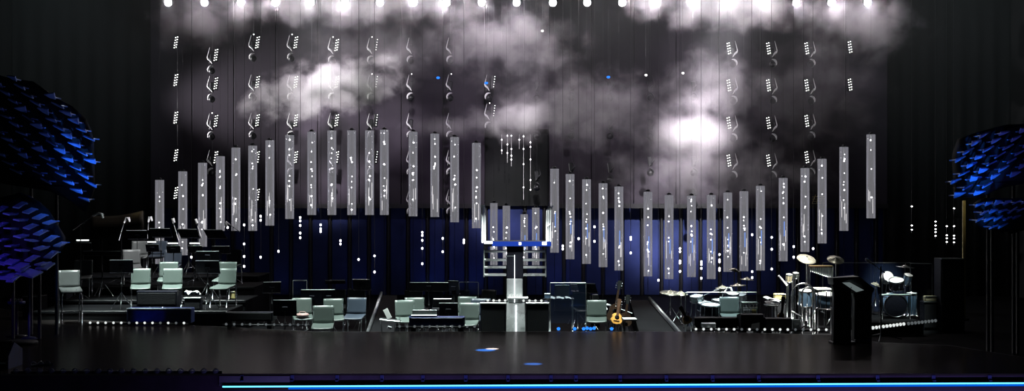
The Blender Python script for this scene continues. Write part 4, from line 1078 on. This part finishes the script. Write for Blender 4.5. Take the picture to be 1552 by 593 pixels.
# marimba
Ym = 31.0
mx0, mx1 = X(1226, Ym), X(1261, Ym); zm = Z(403, Ym)
t = thing('marimba', 'small marimba with tapering grey resonators set high between two bright cymbals', 'marimba', ((mx0 + mx1) / 2, Ym, ZR)); hm = zm - ZR; w_ = mx1 - mx0
for k in range(12):
    x = -w_ / 2 + w_ * (k + .5) / 12
    m = MB(); m.box((x, 0, hm), (w_ / 12 * .86, .26 - .008 * (11 - k), .02), None, .004); m.build('bar', M['tan'], t)
    ln = .10 + .17 * k / 11; m = MB(); m.tube([(x, -.07, hm - .03), (x, -.07, hm - .03 - ln)], w_ / 24 * .92, 8); m.build('resonator', M['steel'], t)
m = MB(); m.box((0, -.1, hm - .02), (w_ + .04, .02, .03), None, .004); m.box((0, .1, hm - .02), (w_ + .04, .02, .03), None, .004); m.build('rail', M['darkwood'], t)
for s in (-1, 1):
    m = MB(); m.tube([(s * w_ / 2, -.1, 0), (s * w_ / 2, -.1, hm)], .014, 6); m.tube([(s * w_ / 2, .1, 0), (s * w_ / 2, .1, hm)], .014, 6); m.tube([(s * w_ / 2, -.1, hm * .4), (s * w_ / 2, .1, hm * .4)], .01, 6); m.build('leg', M['chrome'], t)
# chrome arch rack
Ya = 28.9
t = thing('drum_rack', 'chrome drum rack of two arched tubes right of the black wedge', 'drum rack', (X(1224, Ya), Ya, ZR))
def arch(px0, px1, ptop, y):
    x0, x1 = X(px0, Ya) - X(1224, Ya), X(px1, Ya) - X(1224, Ya); zt_ = Z(ptop, Ya) - ZR; r_ = (x1 - x0) / 2; pts = [(x0, y, 0)]
    for i in range(11): a = math.pi * (1 - i / 10); pts.append(((x0 + x1) / 2 + r_ * math.cos(a), y, zt_ - r_ + r_ * math.sin(a)))
    pts.append((x1, y, 0)); m = MB(); m.tube(pts, .018, 8); m.build('arch', M['chrome'], t)
arch(1207, 1243, 432, .5); arch(1216, 1232, 436, 0.)
m = MB(); m.tube([(X(1207, Ya) - X(1224, Ya), .5, .5), (X(1216, Ya) - X(1224, Ya), 0, .42)], .014, 6); m.tube([(X(1243, Ya) - X(1224, Ya), .5, .5), (X(1232, Ya) - X(1224, Ya), 0, .42)], .014, 6); m.build('cross_tube', M['steel'], t)
t = thing('drum_pedal_stand', 'low chrome stand with slanted rod at the foot of the drum rack', 'stand', (X(1210, 28.3), 28.3, ZR))
m = MB(); m.tube([(-.25, 0, .05), (0, 0, .2), (.22, .0, .34)], .018, 6); m.build('rod', M['chrome'], t)
for k in range(3): a = R(30 + 120 * k); m = MB(); m.tube([(0, 0, .2), (.2 * math.cos(a), .2 * math.sin(a), .012)], .012, 6); m.build('leg', M['chrome'], t)
cabinet(1202, 1213, 485, 497, 27.3, 'small silver box at the foot of the chrome drum rack', 'small_box', 'steel', .16, 'box', ZR)
# mallet boom left of the cream drum
t = thing('percussion_boom', 'bright white boom slanting down toward the cream coloured high drum', 'stand', (X(1193, 29.2), 29.2, ZR)); el = P(1193, 433, 29.2) - t.location; tp = P(1180, 418, 29.2) - t.location
m = MB(); m.tube([el, tp], .022, 8); m.build('boom', M['enamel'], t); m = MB(); m.tube([(el.x, 0, .2), el], .012, 6); m.build('pole', M['steel'], t)
for k in range(3): a = R(90 + 120 * k); m = MB(); m.tube([(el.x, 0, .3), (el.x + .25 * math.cos(a), .25 * math.sin(a), .012)], .011, 6); m.build('leg', M['chrome'], t)
boom_mic(1099, 441, 1092, 455, ZR, 31.2, 'small microphone pointing into the first drum kit')
boom_mic(922, 462, 944, 470, ZP, 29.2, 'microphone stand with a long boom beside the guitars')
boom_mic(1085, 440, 1062, 450, ZR, 31.6, 'thin boom microphone stretched over the first drum kit')

# ================================================================== LECTERN AND ITS MICROPHONE
YL2 = 24.2
t = thing('lectern', 'tall black lectern with two separate legs and a slanted reading top at right', 'lectern', (X(1296, YL2), Yof(521, 0), 0)); YL2 = t.location.y
def lx(px): return X(px, YL2) - t.location.x
def lz(py): return Z(py, YL2)
def legmb(px0, px1, ptop, pbot, y0, y1):
    m = MB(); m.prism([(lx(px0 - 1), 0), (lx(px1), 0), (lx(px1 - .5), lz(ptop + 12)), (lx(px1 + 1), lz(ptop)), (lx(px0 - 2), lz(ptop)), (lx(px0), lz(ptop + 12))], y1 - y0, (Vector((0, (y0 + y1) / 2, 0)), Vector((1, 0, 0)), Vector((0, 0, 1)))); return m
legmb(1263, 1289, 432, 521, -.05, .1).build('leg', M['black'], t)
legmb(1299, 1325, 444, 518, .16, .34).build('leg', M['black'], t)
m = MB()
m.add([(lx(1260), -.12, lz(421)), (lx(1300), -.12, lz(419)), (lx(1334), .36, lz(440)), (lx(1331), .38, lz(447)), (lx(1292), -.04, lz(443)), (lx(1261), -.12, lz(431)),
       (lx(1260), .3, lz(421) - .02), (lx(1300), .34, lz(419)), (lx(1334), .52, lz(440)), (lx(1331), .52, lz(447)), (lx(1292), .4, lz(447)), (lx(1261), .3, lz(432))],
      [(0, 1, 2, 3, 4, 5), (11, 10, 9, 8, 7, 6)] + [(i, 6 + i, 6 + (i + 1) % 6, (i + 1) % 6) for i in range(6)])
m.build('top', M['black'], t)
m = MB(); a = [Vector((lx(1274), -.14, lz(428))), Vector((lx(1285), -.13, lz(427.5))), Vector((lx(1313), .16, lz(441))), Vector((lx(1298), .0, lz(443)))]
m.add(a + [v + Vector((0, .02, 0)) for v in a], [(0, 1, 2, 3), (7, 6, 5, 4), (0, 4, 5, 1), (1, 5, 6, 2), (2, 6, 7, 3), (3, 7, 4, 0)]); m.build('reading_screen', M['screen'], t)
m = MB(); m.box((lx(1310), .25, .03), (lx(1322) - lx(1298), .3, .06), None, .01); m.box((lx(1278), .06, .02), (lx(1296) - lx(1260), .36, .04), None, .01); m.build('foot_plate', M['black'], t)
Yk = Yof(516, 0)
t = thing('microphone_stand', 'tall black microphone stand with a chrome boom right of the lectern', 'microphone', (X(1335, Yk), Yk, 0))
hz = Z(404, Yk); m = MB(); m.tube([(0, 0, .06), (0, 0, hz)], .014, 8); m.build('pole', M['black'], t)
a = P(1341, 414, Yk) - t.location; b = P(1321, 399, Yk) - t.location; m = MB(); m.tube([a, b], .012, 6); m.build('boom', M['chrome'], t)
m = MB(); m.tube([b, b + (b - a).normalized() * .09], [.02, .028], 8); m.ball(b + (b - a).normalized() * .11, .034, 8, 6); m.build('microphone', M['silverwhite'], t)
for k in range(3): an = R(10 + 120 * k); m = MB(); m.tube([(0, 0, .12), (.42 * math.cos(an), .42 * math.sin(an), .015)], .013, 6); m.build('leg', M['black'], t)

# ================================================================== FAR LEFT FOREGROUND
Yt = Yof(510, 0)
t = thing('cocktail_table', 'slim dark pedestal table with small glinting things at the far left', 'table', (X(25, Yt), Yt, 0)); zt_ = Z(457, Yt)
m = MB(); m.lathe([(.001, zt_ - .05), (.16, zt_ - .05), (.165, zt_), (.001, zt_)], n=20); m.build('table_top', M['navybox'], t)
m = MB(); m.tube([(0, 0, .02), (0, 0, zt_ - .04)], .035, 8); m.build('pedestal', M['black'], t)
m = MB(); m.lathe([(.001, .03), (.04, .03), (.2, .015), (.2, .0), (.001, 0)], n=20); m.build('base', M['black'], t)
for k, (dx, mt) in enumerate(((-.08, 'yellow'), (-.02, 'greenish'), (.05, 'silverwhite'), (.10, 'yellow'))):
    o = MB().lathe([(.001, 0), (.022, 0), (.024, .05), (.02, .055), (.001, .05)], n=10).build('small_cup', M[mt]); o.location = (X(25, Yt) + dx, Yt - .05 + .03 * (k % 2), zt_)
    tag(o, '%s small cup from left on the slim pedestal table' % ORD[k], 'cup', 'cups on the pedestal table')
Yt2 = Yof(514, 0)
t = thing('round_base_stand', 'tall thin blue lit stand on a round base beside the pedestal table', 'stand', (X(44, Yt2), Yt2, 0))
m = MB(); m.tube([(0, 0, .02), (0, 0, Z(404, Yt2))], .022, 8); m.build('pole', M['navybox'], t); m = MB(); m.lathe([(.001, .05), (.03, .05), (.12, .03), (.15, .01), (.15, 0), (.001, 0)], n=20); m.build('base', M['navybox'], t)
m = MB(); m.box((0, .1, Z(404, Yt2) + .01), (.4, .3, .02), None, .005); m.build('top_plate', M['navybox'], t)
t = thing('low_plinth', 'low dark round plinth before the pedestal table', 'plinth', (X(30, 24.2), 24.2, 0)); m = MB(); m.lathe([(.001, .06), (.3, .06), (.32, .04), (.32, 0), (.001, 0)], n=24); m.build('disc', M['blackbox'], t)
Yw = 21.0
t = thing('floor_monitor', 'dark navy floor monitor cut by the bottom left corner of the view', 'speaker', (X(2, Yw), Yw, 0))
m = MB(); m.prism([(-.3, 0), (.3, 0), (.3, .26), (-.05, .40), (-.3, .2)], .45, (Vector((0, 0, 0)), Vector((0, 1, 0)), Vector((0, 0, 1)))); m.build('body', M['navybox'], t)
m = MB(); m.prism([(-.305, .02), (-.30, .2), (-.05, .40), (-.06, .41), (-.32, .2)], .4, (Vector((0, 0, 0)), Vector((0, 1, 0)), Vector((0, 0, 1)))); m.build('grille', M['grille'], t)
m = MB(); m.box((.14, -.33, .1), (.12, .02, .03), None, .005); m.build('handle', M['steel'], t)
cabinet(34, 60, 449, 470, 29.4, 'low grey box with a pale top edge at the far left of the riser', 'small_case', 'riser', .5, 'case', ZP)
cabinet(82, 100, 420, 466, 30.8, 'black keyboard case behind the high stool', 'equipment_cabinet', 'blackbox', .5, 'cabinet', .3)

# bronze canopy at the back left
t = thing('curved_canopy', 'curved bronze canopy panel glowing at its top corner behind the microphones', 'canopy', (0, 36.6, 0))
Yc = 36.6
m = MB(); m.sheet(lambda u_, v_: P(138 + 79 * u_, 320 + 8 * (1 - u_) + 33 * v_ + 4 * math.sin(u_ * 3), Yc - .5 * math.sin(v_ * 2.6) + .5 * (1 - u_)) - Vector((0, Yc, 0)), 12, 8, .05); m.build('panel', M['canopy'], t)
m = MB(); m.tube([(X(216, Yc), .1, ZP), (X(216, Yc), .1, Z(320, Yc))], .04, 8); m.tube([(X(145, Yc), .5, ZP), (X(145, Yc), .5, Z(330, Yc))], .04, 8); m.build('post', M['black'], t)
# little gold shelf seen over the rail at right
t = thing('gold_lattice', 'small gold lattice panel peeping over the scrim rail at right', 'ornament', (X(1241, 40.94), 40.94, zs + .021))
m = MB()
for k in range(4): m.tube([(-.2 + .13 * k, 0, 0), (-.1 + .1 * k, 0, .28)], .012, 5); m.tube([(-.2, 0, .07 * k), (.22, 0, .07 * k + .02)], .012, 5)
m.build('lattice', M['gold'], t)
t = thing('gilded_post', 'slender gilded post with a bright upper end in the right wing', 'post', (X(1461, 33), 33, ZP))
m = MB(); m.box((0, 0, (Z(304, 33) - ZP) / 2), (.07, .07, Z(304, 33) - ZP), None, .008); m.build('shaft', M['gold'], t); m = MB(); m.box((0, 0, .03), (.2, .2, .06), None, .01); m.build('base', M['black'], t)
# dark tower of panels right of the booth
cabinet(1426, 1462, 392, 506, 30.4, 'tall dark panel tower at the right of the drum booth', 'equipment_cabinet', 'blackbox', .5, 'cabinet', ZP)

# ================================================================== BLUE LED STRIP
a, b = P(337, 587.2, 20.12), P(1560, 581.8, 20.12)
t = thing('led_strip', 'long bright blue light strip along the front edge of the stage', 'light strip', a); d = b - a; ang = math.atan2(d.z, d.x)
rot = Matrix.Rotation(-ang, 3, 'Y')
m = MB(); m.box(d / 2 + Vector((0, .03, -.012)), (d.length, .04, .07), rot, .004); m.build('channel', M['black'], t)
m = MB(); m.box(d / 2 + Vector((0, .008, .006)), (d.length, .02, .022), rot, .003); m.build('led_core', M['cyanled'], t)
m = MB(); m.box(d / 2 + Vector((.5, .008, -.022)), (d.length - 1., .02, .026), rot, .003); m.build('halo', M['blueled'], t)  # blue bar stands in for the glow below the strip
for k, px in enumerate([367, 443, 511, 579, 641, 706, 770, 835, 873, 940, 1010, 1080, 1150, 1240, 1330, 1415, 1500]):
    x = X(px, 20.2); t = thing('fascia_bracket', '%s narrow upright bracket from left on the front fascia above the blue strip' % ORD[k], 'bracket', (x, 20.2, -.115), 0, 'brackets on the front fascia')
    m = MB(); m.box((0, -.0, .05), (.055, .03, .092), None, .006); m.build('plate', M['navybox'], t); m = MB(); m.box((0, -.03, .012), (.05, .05, .016), None, .004); m.build('lip', M['navybox'], t)

# ================================================================== LIGHT
COOL = (.86, 1., .95)
spot((-9, 28.2, 9.5), (X(225, 30), 30, .6), 10260, COOL, 26, .7, .15)
spot((-6.2, 28.2, 9.5), (X(320, 30), 30, .6), 6156, COOL, 27, .7, .15)
spot((-4.2, 27.0, 9.5), (X(500, 29), 28.4, 0), 8208, COOL, 27, .7, .15)
spot((-2.0, 27.0, 9.5), (X(660, 29), 28.4, 0), 8208, COOL, 27, .7, .15)
spot((.4, 28.2, 9.5), (X(782, 28), 28.4, 1), 8208, (1, 1, 1), 16, .6, .15)
spot((2.0, 27.0, 9.5), (X(890, 29), 28.4, 0), 7113, COOL, 26, .7, .15)
spot((5.0, 28.2, 9.5), (X(1080, 29), 29.8, .4), 10260, COOL, 27, .7, .15)
spot((7.2, 28.2, 9.5), (X(1225, 29), 29.8, .8), 13680, (1, 1, .92), 20, .7, .15)
spot((8.6, 28.2, 9.5), (X(1352, 30), 30.4, .8), 6156, COOL, 14, .7, .15)
# blue uplights on the flats
for px, pw_ in ((430, 14), (545, 24), (655, 56), (720, 46), (850, 42), (930, 28), (1010, 13), (1090, 9), (1150, 4)):
    spot((X(px, 40.8), 40.75, ZP + .1), (X(px, 41.5), 41.5, .9), pw_ * .16, (.2, .32, 1), 140, 1., .3)
# blue on the fins
spot((-6.3, 22.2, .2), (X(118, 25), 25, Z(235, 25)), 1500, (.04, .24, 1), 14, 1., .1)
spot((-7.0, 21.5, .5), (X(30, 25), 25, Z(200, 25)), 45, (.25, .4, 1), 40, .9, .2)
spot((-9.2, 20.5, 3.2), (X(15, 24.5), 24.5, Z(400, 24.5)), 120, (.2, .08, 1), 30, .9, .2)
spot((-7.2, 22, 4.5), (X(80, 24.5), 24.5, Z(358, 24.5)), 160, (.05, .25, 1), 18, .9, .2)
spot((7.2, 22.2, .2), (X(1485, 25), 25, Z(255, 25)), 1300, (.03, .24, 1), 16, 1., .1)
spot((7.6, 21.5, .6), (X(1500, 25), 25, Z(330, 25)), 700, (.03, .25, 1), 9, 1., .1)
spot((9.4, 21.5, 1.5), (X(1545, 25), 25, Z(220, 25)), 60, (.2, .18, 1), 40, .9, .2)
# added unseen spots that brighten the tower, microphones, percussion, guitar and stool
spot((.2, 20, 8.), (X(782, 28.4), 28.4, .8), 4500, (.95, 1, 1), 9, .8, .1)
spot((-6.2, 28.0, 9.5), (X(250, 33.6), 33.6, 2.), 5000, (1, 1, 1), 20, .9, .1)
spot((6.2, 21, 8.), P(1200, 445, 29.5), 9000, (1, 1, .93), 9, .9, .1)
spot((2.6, 22, 8.), P(936, 470, 27.6), 9000, (1, .97, .85), 3.4, .9, .1)
spot((8.2, 24, 9.), P(1344, 421, 31.5), 9000, (1, 1, .97), 6, .9, .1)
spot((-6.9, 26.5, 6), (X(216, 28.2), 28.2, .15), 900, (.05, .15, 1), 4.5, 1., .05)  # added blue spots stand in for reflected gleams on the navy panel
spot((-6.7, 26.5, 6), (X(238, 28.2), 28.2, .15), 600, (.08, .1, 1), 4, 1., .05)
spot((-9.8, 25.5, 9.5), (X(112, 28.6), 28.6, .8), 7000, COOL, 13, .9, .1)
# warm accents
spot((X(216, 36), 35.6, 2.9), (X(212, 36.6), 36.6, Z(323, 36.6)), 40, (1, .9, .5), 26, .8, .1)
spot((X(1461, 33), 32.2, 3.4), (X(1461, 33), 33, Z(318, 33)), 10, (1, .85, .45), 36, .8, .1)
# gobo spots that land on the deck
spot((0.2, 24.6, 9.8), (X(746, Yof(529, 0)), Yof(529, 0), 0), 200000, (1, .97, .92), 1.4, .4, .02)
spot((-.6, 24.6, 9.8), (X(736, Yof(531, 0)), Yof(531, 0), 0), 150000, (.03, .25, 1), 2.2, .4, .02)
spot((1.2, 24.6, 9.8), (X(808, Yof(552, 0)), Yof(552, 0), 0), 120000, (.05, .25, 1), 1.8, .6, .02)
# added unseen cross light that brightens the rigs before the scrim
spot((-14.5, 39.3, 5.6), (-4, 39.7, 5.8), 5500, (1, .95, .98), 44, .8, .2)
spot((14.5, 39.9, 6), (7, 40.0, 6.5), 900, (1, .95, .98), 40, .8, .2)
spot((0, 30, 9.5), (-1.4, 41, 4.9), 1100, (.85, .62, 1), 36, 1., .3)
spot((4, 30, 9.5), (5, 41, 5.0), 700, (.85, .68, 1), 36, 1., .3)
area((2.6, 18.8, -1.1), (2.6, 20.25, -.08), 90, (.45, .32, 1), 13.5, .1)  # added unseen wash from below that brightens the front fascia
# added unseen front beams that brighten single smoke clouds
SM = 37.9
def beam(px, py, pw_, ang, col=(1, .92, .98)):
    a = P(px, py, SM); spot((a.x + .6, 30, 9.9), a, pw_, col, ang, 1., .3)
beam(1052, 205, 42000, 15); beam(1085, 125, 8000, 14); beam(490, 136, 18000, 17); beam(590, 105, 9000, 11); beam(785, 185, 13000, 12)
beam(770, 60, 3200, 22); beam(900, 150, 2200, 30); beam(1080, 265, 2600, 24); beam(520, 15, 3500, 12); beam(1110, 15, 5000, 18); beam(700, 190, 1500, 10)
# added unseen spots that lift the dark side drapes
spot((-10.5, 31, 10.2), (-14.5, 42, 6), 900, (.8, .95, 1), 50, 1., .4)
spot((10.5, 31, 10.2), (14.5, 42, 6), 900, (.8, .95, 1), 50, 1., .4)
